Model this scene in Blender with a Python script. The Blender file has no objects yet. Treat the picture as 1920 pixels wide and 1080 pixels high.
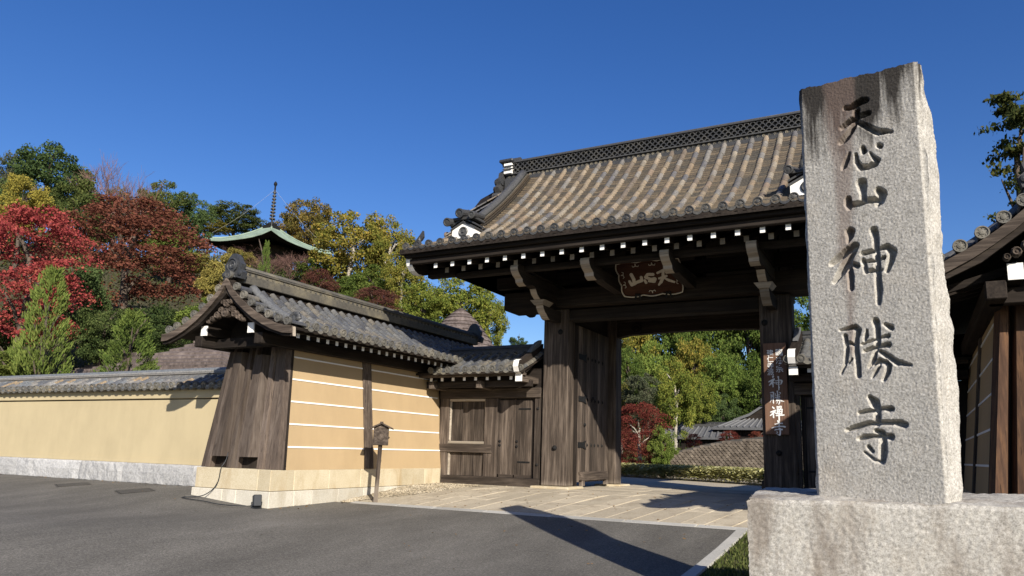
import bpy, math, random
import numpy as np
from mathutils import Vector, Matrix, noise
R_ = math.radians
S = bpy.context.scene
C = S.collection
rnd = random.Random(7)

# ------------------------------------------------------------------ camera, world, sun, exposure
cd = bpy.data.cameras.new('camera'); cam = bpy.data.objects.new('camera', cd); C.objects.link(cam)
S.camera = cam
yaw, pitch, roll = -0.4735, 0.1840, 0.0259
cyw, syw, cpt, spt, crl, srl = (math.cos(yaw), math.sin(yaw), math.cos(pitch), math.sin(pitch), math.cos(roll), math.sin(roll))
fwd = Vector((syw * cpt, cyw * cpt, spt)); right = Vector((cyw, -syw, 0)); upv = right.cross(fwd)
cr = crl * right + srl * upv; cu = -srl * right + crl * upv
M = Matrix.Identity(4)
for i in range(3):
    M[i][0], M[i][1], M[i][2] = cr[i], cu[i], -fwd[i]
M[2][3] = 0.75
cam.matrix_world = M
cd.sensor_width = 36; cd.lens = 1378.9 / 1920 * 36
cd.shift_x = -(1004.9 - 960) / 1920; cd.shift_y = (590.7 - 540) / 1920
cd.clip_start = 0.05; cd.clip_end = 3000

TO_SUN = Vector((0.742, -0.67, 0.0)).normalized() * math.cos(R_(27.6)) + Vector((0, 0, math.sin(R_(27.6))))
W = bpy.data.worlds.new('World'); S.world = W; W.use_nodes = True
nt = W.node_tree
sky = nt.nodes.new('ShaderNodeTexSky'); sky.sky_type = 'NISHITA'; sky.sun_disc = False
sky.sun_elevation = R_(27.6); sky.sun_rotation = math.atan2(TO_SUN.x, TO_SUN.y)
sky.altitude = 0; sky.air_density = 1.0; sky.dust_density = 0.7; sky.ozone_density = 3.0
bg = nt.nodes['Background']; bg.inputs[1].default_value = 0.088
hs = nt.nodes.new('ShaderNodeHueSaturation'); hs.inputs['Saturation'].default_value = 1.3; hs.inputs['Hue'].default_value = 0.516
nt.links.new(sky.outputs[0], hs.inputs['Color']); nt.links.new(hs.outputs[0], bg.inputs[0])
sl = bpy.data.lights.new('sun', 'SUN'); so = bpy.data.objects.new('sun', sl); C.objects.link(so)
sl.energy = 5.0; sl.angle = R_(0.5); sl.color = (1.0, 0.93, 0.82)
so.rotation_euler = (-TO_SUN).to_track_quat('-Z', 'Y').to_euler(); so.location = (20, -20, 30)
S.view_settings.view_transform = 'Standard'; S.view_settings.look = 'None'
S.view_settings.exposure = 0.62; S.view_settings.gamma = 1.0; S.view_settings.use_curve_mapping = False

# ------------------------------------------------------------------ materials
def mat(name, rough=0.8, spec=0.3):
    m = bpy.data.materials.new(name); m.use_nodes = True
    n = m.node_tree.nodes; b = n['Principled BSDF']
    b.inputs['Roughness'].default_value = rough; b.inputs['Specular IOR Level'].default_value = spec
    return m, m.node_tree, b
def nd(t, kind, **kw):
    n = t.nodes.new(kind)
    for k, v in kw.items():
        if k.startswith('i_'): n.inputs[k[2:].replace('_', ' ')].default_value = v
        else: setattr(n, k, v)
    return n
def ramp(t, fac, stops, interp='LINEAR'):
    r = t.nodes.new('ShaderNodeValToRGB'); e = r.color_ramp.elements; r.color_ramp.interpolation = interp
    while len(e) < len(stops): e.new(0.5)
    for el, (p, c) in zip(e, stops): el.position = p; el.color = (*c, 1)
    if fac is not None: t.links.new(fac, r.inputs[0])
    return r
def pos(t, scale=(1, 1, 1), obj=False):
    mp = t.nodes.new('ShaderNodeMapping'); mp.inputs['Scale'].default_value = scale
    if obj: src = t.nodes.new('ShaderNodeTexCoord').outputs['Object']
    else: src = t.nodes.new('ShaderNodeNewGeometry').outputs['Position']
    t.links.new(src, mp.inputs[0]); return mp.outputs[0]
def noi(t, vec, scale, detail=4, rough=0.6):
    n = nd(t, 'ShaderNodeTexNoise'); n.inputs['Scale'].default_value = scale
    n.inputs['Detail'].default_value = detail; n.inputs['Roughness'].default_value = rough
    t.links.new(vec, n.inputs['Vector']); return n.outputs['Fac']
def mixc(t, a, b, fac, mode='MIX'):
    m = nd(t, 'ShaderNodeMix', data_type='RGBA', blend_type=mode)
    for s, v in ((m.inputs[6], a), (m.inputs[7], b), (m.inputs[0], fac)):
        if hasattr(v, 'is_output'): t.links.new(v, s)
        elif isinstance(v, tuple): s.default_value = (*v, 1)
        else: s.default_value = v
    return m.outputs[2]
def mth(t, op, a, b=0.0, c=0.0):
    m = nd(t, 'ShaderNodeMath', operation=op)
    for s, v in zip(m.inputs, (a, b, c)):
        if hasattr(v, 'is_output'): t.links.new(v, s)
        else: s.default_value = v
    return m.outputs[0]
def bump(t, b, h, strength=0.4, dist=0.01):
    n = nd(t, 'ShaderNodeBump'); n.inputs['Strength'].default_value = strength; n.inputs['Distance'].default_value = dist
    t.links.new(h, n.inputs['Height']); t.links.new(n.outputs[0], b.inputs['Normal'])
def rnd01(t):
    o = t.nodes.new('ShaderNodeObjectInfo').outputs['Random']; g = t.nodes.new('ShaderNodeNewGeometry').outputs['Random Per Island']
    return mth(t, 'FRACT', mth(t, 'ADD', o, g))

def wood(name, axis, lo, mid, hi, foot=0.0):
    m, t, b = mat(name, 0.85, 0.2)
    sc = {'x': (1.2, 22, 22), 'y': (22, 1.2, 22), 'z': (22, 22, 1.2)}[axis]
    g = noi(t, pos(t, sc), 1.0, 7, 0.7)
    sc2 = {'x': (.5, 3, 3), 'y': (3, .5, 3), 'z': (3, 3, .5)}[axis]
    s = noi(t, pos(t, sc2), 1.3, 4, 0.6)
    f = mth(t, 'ADD', mth(t, 'MULTIPLY', g, 0.65), mth(t, 'MULTIPLY', s, 0.45))
    r = ramp(t, f, [(0.30, lo), (0.53, mid), (0.80, hi)])
    v = mth(t, 'MULTIPLY_ADD', rnd01(t), 0.75, 0.62)
    hsv = nd(t, 'ShaderNodeHueSaturation'); t.links.new(r.outputs[0], hsv.inputs['Color']); t.links.new(v, hsv.inputs['Value'])
    col = hsv.outputs[0]
    ck = noi(t, pos(t, {'x': (.9, 45, 45), 'y': (45, .9, 45), 'z': (45, 45, .9)}[axis]), 1.0, 3, 0.5)   # drying cracks along the grain
    col = mixc(t, col, lo, mth(t, 'MULTIPLY', ramp(t, ck, [(0.60, (0, 0, 0)), (0.68, (1, 1, 1))]).outputs[0], 0.7))
    if foot:   # pale weathered, splash-bleached foot of the boards
        sep = nd(t, 'ShaderNodeSeparateXYZ'); t.links.new(t.nodes.new('ShaderNodeNewGeometry').outputs['Position'], sep.inputs[0])
        k = mth(t, 'ADD', mth(t, 'MULTIPLY', g, 0.5), mth(t, 'MULTIPLY', sep.outputs[2], -1.6))
        rr = ramp(t, k, [(0.0, (0, 0, 0)), (0.28, (1, 1, 1))])
        col = mixc(t, col, (0.30, 0.25, 0.20), mth(t, 'MULTIPLY', rr.outputs[0], foot))
    t.links.new(col, b.inputs['Base Color'])
    bump(t, b, g, 0.55, 0.006)
    return m
DK = ((0.007, 0.005, 0.004), (0.020, 0.015, 0.012), (0.050, 0.039, 0.030))
GR = ((0.012, 0.009, 0.007), (0.055, 0.042, 0.033), (0.20, 0.158, 0.125))
M_wx = wood('dark_wood_across', 'x', *DK); M_wy = wood('dark_wood_deep', 'y', *DK); M_wz = wood('dark_wood_upright', 'z', *DK)
M_gz = wood('grey_wood_upright', 'z', *GR, foot=0.6); M_gx = wood('grey_wood_across', 'x', *GR)
M_ez = wood('weathered_plank_wood', 'z', (0.032, 0.024, 0.020), (0.092, 0.070, 0.056), (0.185, 0.15, 0.125))
M_gy = wood('grey_wood_deep', 'y', *GR)
M_pale = wood('pale_end_grain', 'x', (0.13, 0.105, 0.08), (0.27, 0.23, 0.18), (0.40, 0.35, 0.29))
M_red = wood('reddish_log_wood', 'z', (0.022, 0.013, 0.009), (0.075, 0.042, 0.027), (0.20, 0.105, 0.05))
M_board = wood('brown_sign_board', 'z', (0.07, 0.039, 0.026), (0.125, 0.071, 0.047), (0.18, 0.107, 0.072))
M_plaq = wood('dark_red_brown_board', 'x', (0.035, 0.014, 0.008), (0.065, 0.026, 0.015), (0.09, 0.04, 0.022))

def flat(name, col, rough=0.8, var=0.12, scale=6.0, bmp=0.0, spec=0.3):
    m, t, b = mat(name, rough, spec)
    n = noi(t, pos(t), scale, 6, 0.6)
    lo = tuple(c * (1 - var) for c in col); hi = tuple(min(1, c * (1 + var)) for c in col)
    r = ramp(t, n, [(0.3, lo), (0.7, hi)]); t.links.new(r.outputs[0], b.inputs['Base Color'])
    if bmp: bump(t, b, n, bmp, 0.01)
    return m
M_white = flat('white_paint', (0.80, 0.78, 0.74), 0.7, 0.08, 9)
M_stripe = flat('white_plaster_line', (0.82, 0.80, 0.76), 0.8, 0.03, 9)
M_letter = flat('white_lettering', (0.74, 0.73, 0.70), 0.7, 0.05, 30)
M_pletter = flat('weathered_pale_lettering', (0.50, 0.45, 0.37), 0.7, 0.12, 20)
M_iron = flat('black_iron', (0.012, 0.012, 0.012), 0.75, 0.3, 30, 0, 0.15)
M_copper = flat('green_copper', (0.21, 0.27, 0.21), 0.7, 0.25, 1.2)
M_black = flat('black_plastic', (0.02, 0.022, 0.025), 0.4, 0.1, 30)

def plaster(name, col, dirt):
    m, t, b = mat(name, 0.9, 0.15)
    n1 = noi(t, pos(t), 0.8, 5, 0.6); n2 = noi(t, pos(t, (1, 1, .35)), 2.2, 6, 0.65); n3 = noi(t, pos(t), 60, 3)
    f = mth(t, 'ADD', mth(t, 'MULTIPLY', n1, 0.5), mth(t, 'MULTIPLY', n2, 0.5))
    r = ramp(t, f, [(0.28, tuple(c * 0.84 for c in col)), (0.55, col), (0.75, tuple(min(1, c * 1.06) for c in col))])
    sep = nd(t, 'ShaderNodeSeparateXYZ'); t.links.new(t.nodes.new('ShaderNodeNewGeometry').outputs['Position'], sep.inputs[0])
    k = mth(t, 'ADD', mth(t, 'MULTIPLY', sep.outputs[2], -3.0), mth(t, 'MULTIPLY', n2, 1.6))
    rr = ramp(t, k, [(0.0, (0, 0, 0)), (0.35, (1, 1, 1))])
    t.links.new(mixc(t, r.outputs[0], dirt, mth(t, 'MULTIPLY', rr.outputs[0], 0.45)), b.inputs['Base Color'])
    bump(t, b, n3, 0.12, 0.004)
    return m
M_ochre = plaster('ochre_plaster', (0.41, 0.30, 0.172), (0.30, 0.22, 0.125))
M_cream = plaster('cream_plaster', (0.46, 0.38, 0.235), (0.30, 0.25, 0.155))

def stone(name, lo, mid, hi, scale=40, bmp=0.5, dist=0.01, stain=None, rv=0.25):
    m, t, b = mat(name, 0.9, 0.2)
    n = noi(t, pos(t), scale, 8, 0.75); n2 = noi(t, pos(t), 2.0, 5, 0.6)
    f = mth(t, 'ADD', mth(t, 'MULTIPLY', n, 0.7), mth(t, 'MULTIPLY', n2, 0.3))
    r = ramp(t, f, [(0.32, lo), (0.5, mid), (0.68, hi)])
    v = mth(t, 'MULTIPLY_ADD', rnd01(t), rv, 1 - rv / 2)
    hsv = nd(t, 'ShaderNodeHueSaturation'); t.links.new(r.outputs[0], hsv.inputs['Color']); t.links.new(v, hsv.inputs['Value'])
    col = hsv.outputs[0]
    if stain:
        k = ramp(t, noi(t, pos(t, (1.5, 1.5, .5)), 1.6, 5, 0.6), [(0.52, (0, 0, 0)), (0.68, (1, 1, 1))])
        col = mixc(t, col, stain, mth(t, 'MULTIPLY', k.outputs[0], 0.55))
    t.links.new(col, b.inputs['Base Color']); bump(t, b, n, bmp, dist)
    return m
M_base = stone('yellowish_base_stone', (0.36, 0.29, 0.18), (0.50, 0.43, 0.30), (0.60, 0.54, 0.41), 55, 0.4, 0.006, (0.34, 0.24, 0.12))
M_lbase = stone('pale_base_stone', (0.36, 0.325, 0.26), (0.50, 0.465, 0.39), (0.60, 0.57, 0.50), 45, 0.5, 0.008, (0.30, 0.25, 0.17))
M_wbase = stone('white_base_stone', (0.24, 0.24, 0.24), (0.41, 0.405, 0.40), (0.53, 0.525, 0.515), 16, 1.0, 0.03)
M_pave = stone('paving_stone', (0.30, 0.255, 0.185), (0.40, 0.345, 0.26), (0.48, 0.43, 0.335), 30, 0.3, 0.006, (0.24, 0.2, 0.15))
M_kerb = stone('kerb_stone', (0.25, 0.24, 0.22), (0.36, 0.35, 0.32), (0.46, 0.44, 0.41), 50, 0.4, 0.006)
M_court = stone('court_gravel', (0.30, 0.26, 0.19), (0.40, 0.35, 0.265), (0.47, 0.42, 0.33), 25, 0.4, 0.01)
M_peb = stone('pebbles', (0.16, 0.125, 0.08), (0.33, 0.28, 0.20), (0.52, 0.46, 0.36), 3, 0.2, 0.01, None, 1.0)
M_rock = stone('pale_rock', (0.5, 0.45, 0.38), (0.65, 0.6, 0.5), (0.75, 0.7, 0.6), 8, 0.5, 0.03)

def granite(name, stele):
    m, t, b = mat(name, 0.88, 0.25)
    p = pos(t)
    n = noi(t, p, 95, 5, 0.85); n2 = noi(t, p, 2.6, 6, 0.65); n3 = noi(t, p, 42, 6, 0.75)
    f = mth(t, 'ADD', mth(t, 'MULTIPLY', n, 0.5), mth(t, 'MULTIPLY', n3, 0.5))
    r = ramp(t, f, [(0.37, (0.155, 0.145, 0.128)), (0.47, (0.315, 0.297, 0.266)), (0.54, (0.42, 0.398, 0.36)), (0.64, (0.585, 0.56, 0.515))])
    col = mixc(t, r.outputs[0], (0.37, 0.31, 0.235), mth(t, 'MULTIPLY', ramp(t, n2, [(0.52, (0, 0, 0)), (0.78, (1, 1, 1))]).outputs[0], 0.35))
    sep = nd(t, 'ShaderNodeSeparateXYZ'); t.links.new(p, sep.inputs[0])
    if stele:   # black-brown water stain running down from the top edge
        st = noi(t, pos(t, (11, 11, .8)), 1.0, 5, 0.65); st2 = noi(t, pos(t, (3.2, 3.2, 1.1)), 1.3, 3, 0.5)
        xx = mth(t, 'ABSOLUTE', mth(t, 'ADD', sep.outputs[0], 0.30))          # strongest a little left of the middle
        k = mth(t, 'ADD', mth(t, 'MULTIPLY_ADD', sep.outputs[2], 1.35, -3.48 * 1.35 + .68 - .5 * 3.2), mth(t, 'MULTIPLY', st, 2.2))
        k = mth(t, 'ADD', k, st2); k = mth(t, 'SUBTRACT', k, mth(t, 'MULTIPLY', xx, 1.25))
        rr = ramp(t, k, [(0.12, (0, 0, 0)), (0.62, (1, 1, 1))])
        col = mixc(t, col, (0.018, 0.0145, 0.012), mth(t, 'MULTIPLY', rr.outputs[0], 0.95))
        xl = mth(t, 'ABSOLUTE', mth(t, 'ADD', sep.outputs[0], 0.385))
        k2 = mth(t, 'ADD', mth(t, 'MULTIPLY', xl, -9.0), mth(t, 'MULTIPLY', noi(t, pos(t, (5, 5, 1.5)), 1.2, 4, 0.6), 1.6))
        k2 = mth(t, 'ADD', k2, mth(t, 'MULTIPLY', mth(t, 'SUBTRACT', sep.outputs[2], 2.75), 0.45))
        r2 = ramp(t, k2, [(0.0, (0, 0, 0)), (0.45, (1, 1, 1))])
        col = mixc(t, col, (0.16, 0.115, 0.095), mth(t, 'MULTIPLY', r2.outputs[0], 0.6))
    else:
        k = ramp(t, noi(t, pos(t, (2.2, 2.2, .6)), 1.5, 5, 0.6), [(0.46, (0, 0, 0)), (0.62, (1, 1, 1))])
        col = mixc(t, col, (0.13, 0.10, 0.075), mth(t, 'MULTIPLY', k.outputs[0], 0.62))
    t.links.new(col, b.inputs['Base Color'])
    bump(t, b, mth(t, 'ADD', mth(t, 'MULTIPLY', n3, 0.7), mth(t, 'MULTIPLY', n, 0.5)), 0.6, 0.005)
    return m
M_stele = granite('stele_granite', True); M_ped = granite('pedestal_granite', False)

def tile(name, cols, rough=0.6, moss=None):
    m, t, b = mat(name, rough, 0.35)
    k = len(cols)
    r = ramp(t, rnd01(t), [((i + .0) / k, c) for i, c in enumerate(cols)], 'CONSTANT')
    n = noi(t, pos(t), 26, 6, 0.8); n2 = noi(t, pos(t), 2.2, 4, 0.6)
    mot = ramp(t, n, [(0.36, (0.62, 0.60, 0.58)), (0.5, (1, 1, 1)), (0.66, (1.35, 1.3, 1.2))])
    col = mixc(t, r.outputs[0], mot.outputs[0], 1.0, 'MULTIPLY')
    if moss: col = mixc(t, col, moss, mth(t, 'MULTIPLY', ramp(t, n2, [(0.5, (0, 0, 0)), (0.7, (1, 1, 1))]).outputs[0], 0.5))
    t.links.new(col, b.inputs['Base Color']); bump(t, b, n, 0.3, 0.006)
    return m
M_tgate = tile('tan_roof_tile', [(0.204, 0.156, 0.107), (0.170, 0.140, 0.106), (0.240, 0.193, 0.141), (0.147, 0.130, 0.109), (0.129, 0.123, 0.117), (0.200, 0.162, 0.115), (0.189, 0.172, 0.151), (0.109, 0.106, 0.109), (0.193, 0.146, 0.107), (0.135, 0.110, 0.086), (0.228, 0.198, 0.155), (0.165, 0.156, 0.143), (0.215, 0.172, 0.121)], 0.6, (0.112, 0.099, 0.077))
M_pgate = tile('brown_pan_tile', [(0.05, 0.039, 0.028), (0.07, 0.054, 0.037), (0.04, 0.033, 0.026)])
M_twing = tile('grey_roof_tile', [(0.095, 0.096, 0.098), (0.13, 0.13, 0.127), (0.07, 0.072, 0.078), (0.115, 0.11, 0.10), (0.088, 0.092, 0.10), (0.14, 0.128, 0.108), (0.105, 0.108, 0.112)], 0.5)
M_tcap = tile('mixed_cap_tile', [(0.16, 0.155, 0.15), (0.12, 0.122, 0.126), (0.26, 0.20, 0.13), (0.20, 0.19, 0.175), (0.10, 0.105, 0.115), (0.23, 0.225, 0.215), (0.14, 0.15, 0.16)], 0.5)
M_tdark = tile('dark_ridge_tile', [(0.045, 0.045, 0.046), (0.06, 0.06, 0.06), (0.038, 0.04, 0.044)], 0.5)
M_tlich = tile('lichen_ridge_tile', [(0.05, 0.048, 0.043), (0.08, 0.074, 0.062), (0.06, 0.058, 0.052), (0.13, 0.115, 0.085)], 0.7, (0.22, 0.19, 0.125))
M_disc = tile('eave_disc_tile', [(0.05, 0.05, 0.05), (0.068, 0.066, 0.062), (0.04, 0.041, 0.044)], 0.55)
M_discw = tile('pale_eave_disc_tile', [(0.105, 0.10, 0.088), (0.14, 0.13, 0.11), (0.085, 0.082, 0.075)], 0.7, (0.20, 0.175, 0.12))
M_fartile = tile('far_grey_tile', [(0.095, 0.097, 0.102), (0.12, 0.122, 0.127)], 0.75)

def shingle(name, a, bcol, c, sc):
    m, t, b = mat(name, 0.9, 0.15)
    v = pos(t, sc)
    n = noi(t, v, 1.0, 5, 0.7); n2 = noi(t, pos(t), 1.0, 4)
    r = ramp(t, mth(t, 'ADD', mth(t, 'MULTIPLY', n, 0.75), mth(t, 'MULTIPLY', n2, 0.25)), [(0.35, a), (0.5, bcol), (0.68, c)])
    vv = mth(t, 'MULTIPLY_ADD', rnd01(t), 0.4, 0.8)
    hsv = nd(t, 'ShaderNodeHueSaturation'); t.links.new(r.outputs[0], hsv.inputs['Color']); t.links.new(vv, hsv.inputs['Value'])
    t.links.new(hsv.outputs[0], b.inputs['Base Color']); bump(t, b, n, 0.5, 0.02)
    return m
M_edge = tile('lit_weathered_pan_edge', [(0.115, 0.09, 0.062), (0.09, 0.075, 0.055), (0.14, 0.11, 0.075), (0.07, 0.062, 0.05)])  # paler riser colour paints in the sunlit ribs, besides the weathered beige of tile edges
M_joint = flat('joint_sand', (0.10, 0.085, 0.06), 0.95, 0.3, 20)
M_dry = flat('dry_fallen_leaves', (0.20, 0.12, 0.05), 0.9, 0.5, 9)
M_shin = shingle('bark_shingle', (0.055, 0.045, 0.04), (0.12, 0.095, 0.085), (0.20, 0.165, 0.15), (7, 7, 3))
M_scale = shingle('scale_tile', (0.055, 0.045, 0.035), (0.115, 0.095, 0.075), (0.19, 0.16, 0.125), (5, 5, 5))

def asphalt():
    m, t, b = mat('asphalt', 0.85, 0.3)
    p = pos(t)
    n = noi(t, p, 70, 6, 0.9); n2 = noi(t, pos(t, (1, .35, 1)), 1.1, 6, 0.65); n3 = noi(t, p, 34, 4, 0.9)
    f = mth(t, 'ADD', mth(t, 'MULTIPLY', n, 0.45), mth(t, 'ADD', mth(t, 'MULTIPLY', n2, 0.17), mth(t, 'MULTIPLY', n3, 0.38)))
    r = ramp(t, f, [(0.40, (0.040, 0.037, 0.033)), (0.5, (0.105, 0.098, 0.085)), (0.60, (0.225, 0.21, 0.185))])
    t.links.new(r.outputs[0], b.inputs['Base Color']); bump(t, b, n, 0.5, 0.006)
    return m
M_asph = asphalt()
M_patch = flat('dark_tar_iron', (0.062, 0.058, 0.052), 0.8, 0.3, 20)
M_soil = flat('soil_and_moss', (0.045, 0.042, 0.02), 0.95, 0.45, 1.5)

def leaf(name, cols, trans=0.32):
    cols = [tuple(min(.7, (c * .86 + .14 * (.3 * q[0] + .6 * q[1] + .1 * q[2])) * 1.28) for c in q) for q in cols]
    m = bpy.data.materials.new(name); m.use_nodes = True; t = m.node_tree; t.nodes.clear()
    out = t.nodes.new('ShaderNodeOutputMaterial'); d = t.nodes.new('ShaderNodeBsdfDiffuse'); tr = t.nodes.new('ShaderNodeBsdfTranslucent')
    mx = t.nodes.new('ShaderNodeMixShader'); mx.inputs[0].default_value = trans
    g = t.nodes.new('ShaderNodeNewGeometry').outputs['Random Per Island']
    o = t.nodes.new('ShaderNodeObjectInfo').outputs['Random']
    n = noi(t, pos(t), 0.9, 3, 0.5)
    f = mth(t, 'ADD', mth(t, 'MULTIPLY', g, 0.45), mth(t, 'ADD', mth(t, 'MULTIPLY', n, 0.75), mth(t, 'MULTIPLY_ADD', o, 0.2, -0.22)))
    k = len(cols); r = ramp(t, f, [((i + .5) / k, c) for i, c in enumerate(cols)])
    t.links.new(r.outputs[0], d.inputs[0]); t.links.new(r.outputs[0], tr.inputs[0])
    t.links.new(d.outputs[0], mx.inputs[1]); t.links.new(tr.outputs[0], mx.inputs[2]); t.links.new(mx.outputs[0], out.inputs[0])
    return m
LEAF = {
 'dark': leaf('dark_green_leaves', [(0.03, 0.055, 0.017), (0.06, 0.095, 0.026), (0.10, 0.14, 0.038)]),
 'dusky': leaf('dusky_green_leaves', [(0.04, 0.052, 0.03), (0.07, 0.08, 0.04), (0.10, 0.10, 0.055)]),
 'olive': leaf('olive_leaves', [(0.035, 0.055, 0.014), (0.075, 0.095, 0.02), (0.125, 0.13, 0.03)]),
 'yellow': leaf('yellow_leaves', [(0.12, 0.11, 0.012), (0.24, 0.20, 0.018), (0.34, 0.26, 0.025)]),
 'mustard': leaf('mustard_leaves', [(0.10, 0.10, 0.02), (0.19, 0.16, 0.025), (0.27, 0.21, 0.04)]),
 'lime': leaf('lime_leaves', [(0.06, 0.10, 0.012), (0.12, 0.17, 0.02), (0.19, 0.22, 0.03)]),
 'green': leaf('mid_green_leaves', [(0.022, 0.04, 0.012), (0.05, 0.075, 0.018), (0.10, 0.125, 0.03)]),
 'green2': leaf('bright_green_leaves', [(0.035, 0.062, 0.010), (0.075, 0.115, 0.015), (0.135, 0.16, 0.022)]),
 'gold': leaf('golden_green_leaves', [(0.08, 0.10, 0.012), (0.17, 0.16, 0.015), (0.29, 0.19, 0.02)]),
 'gold2': leaf('yellow_green_leaves', [(0.06, 0.095, 0.010), (0.14, 0.165, 0.015), (0.24, 0.22, 0.02)]),
 'amber': leaf('amber_leaves', [(0.06, 0.06, 0.012), (0.15, 0.11, 0.02), (0.24, 0.15, 0.025)]),
 'maroon': leaf('maroon_maple_leaves', [(0.075, 0.028, 0.016), (0.135, 0.042, 0.026), (0.19, 0.065, 0.035), (0.10, 0.09, 0.018)]),
 'red': leaf('scarlet_maple_leaves', [(0.11, 0.014, 0.016), (0.23, 0.03, 0.032), (0.31, 0.05, 0.042), (0.34, 0.11, 0.05)]),
 'maple2': leaf('crimson_maple_leaves', [(0.09, 0.020, 0.014), (0.165, 0.034, 0.024), (0.19, 0.075, 0.03)]),
 'wine': leaf('wine_shrub_leaves', [(0.065, 0.026, 0.018), (0.11, 0.04, 0.028), (0.13, 0.06, 0.035)]),
 'pine': leaf('bright_conifer_leaves', [(0.05, 0.085, 0.014), (0.10, 0.145, 0.02), (0.165, 0.20, 0.03)]),
 'fir': leaf('dark_fir_leaves', [(0.025, 0.04, 0.012), (0.055, 0.065, 0.015), (0.12, 0.105, 0.022)]),
 'hedge': leaf('hedge_leaves', [(0.08, 0.115, 0.015), (0.15, 0.18, 0.025), (0.22, 0.23, 0.04)]),
 'under': leaf('undergrowth_leaves', [(0.02, 0.032, 0.010), (0.045, 0.06, 0.015), (0.09, 0.085, 0.022)]),
 'sasa': leaf('bamboo_grass_leaves', [(0.16, 0.17, 0.03), (0.40, 0.37, 0.13), (0.62, 0.57, 0.30)]),
 'grass': leaf('lawn_grass', [(0.035, 0.05, 0.010), (0.065, 0.085, 0.018), (0.12, 0.125, 0.035)]),
 'twig': flat('red_grey_twigs', (0.15, 0.085, 0.07), 0.9, 0.35, 3),
}
M_bark = flat('bark', (0.085, 0.065, 0.05), 0.9, 0.4, 8, 0.5)
M_paleb = flat('pale_bark', (0.30, 0.27, 0.22), 0.9, 0.3, 8, 0.4)
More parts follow.
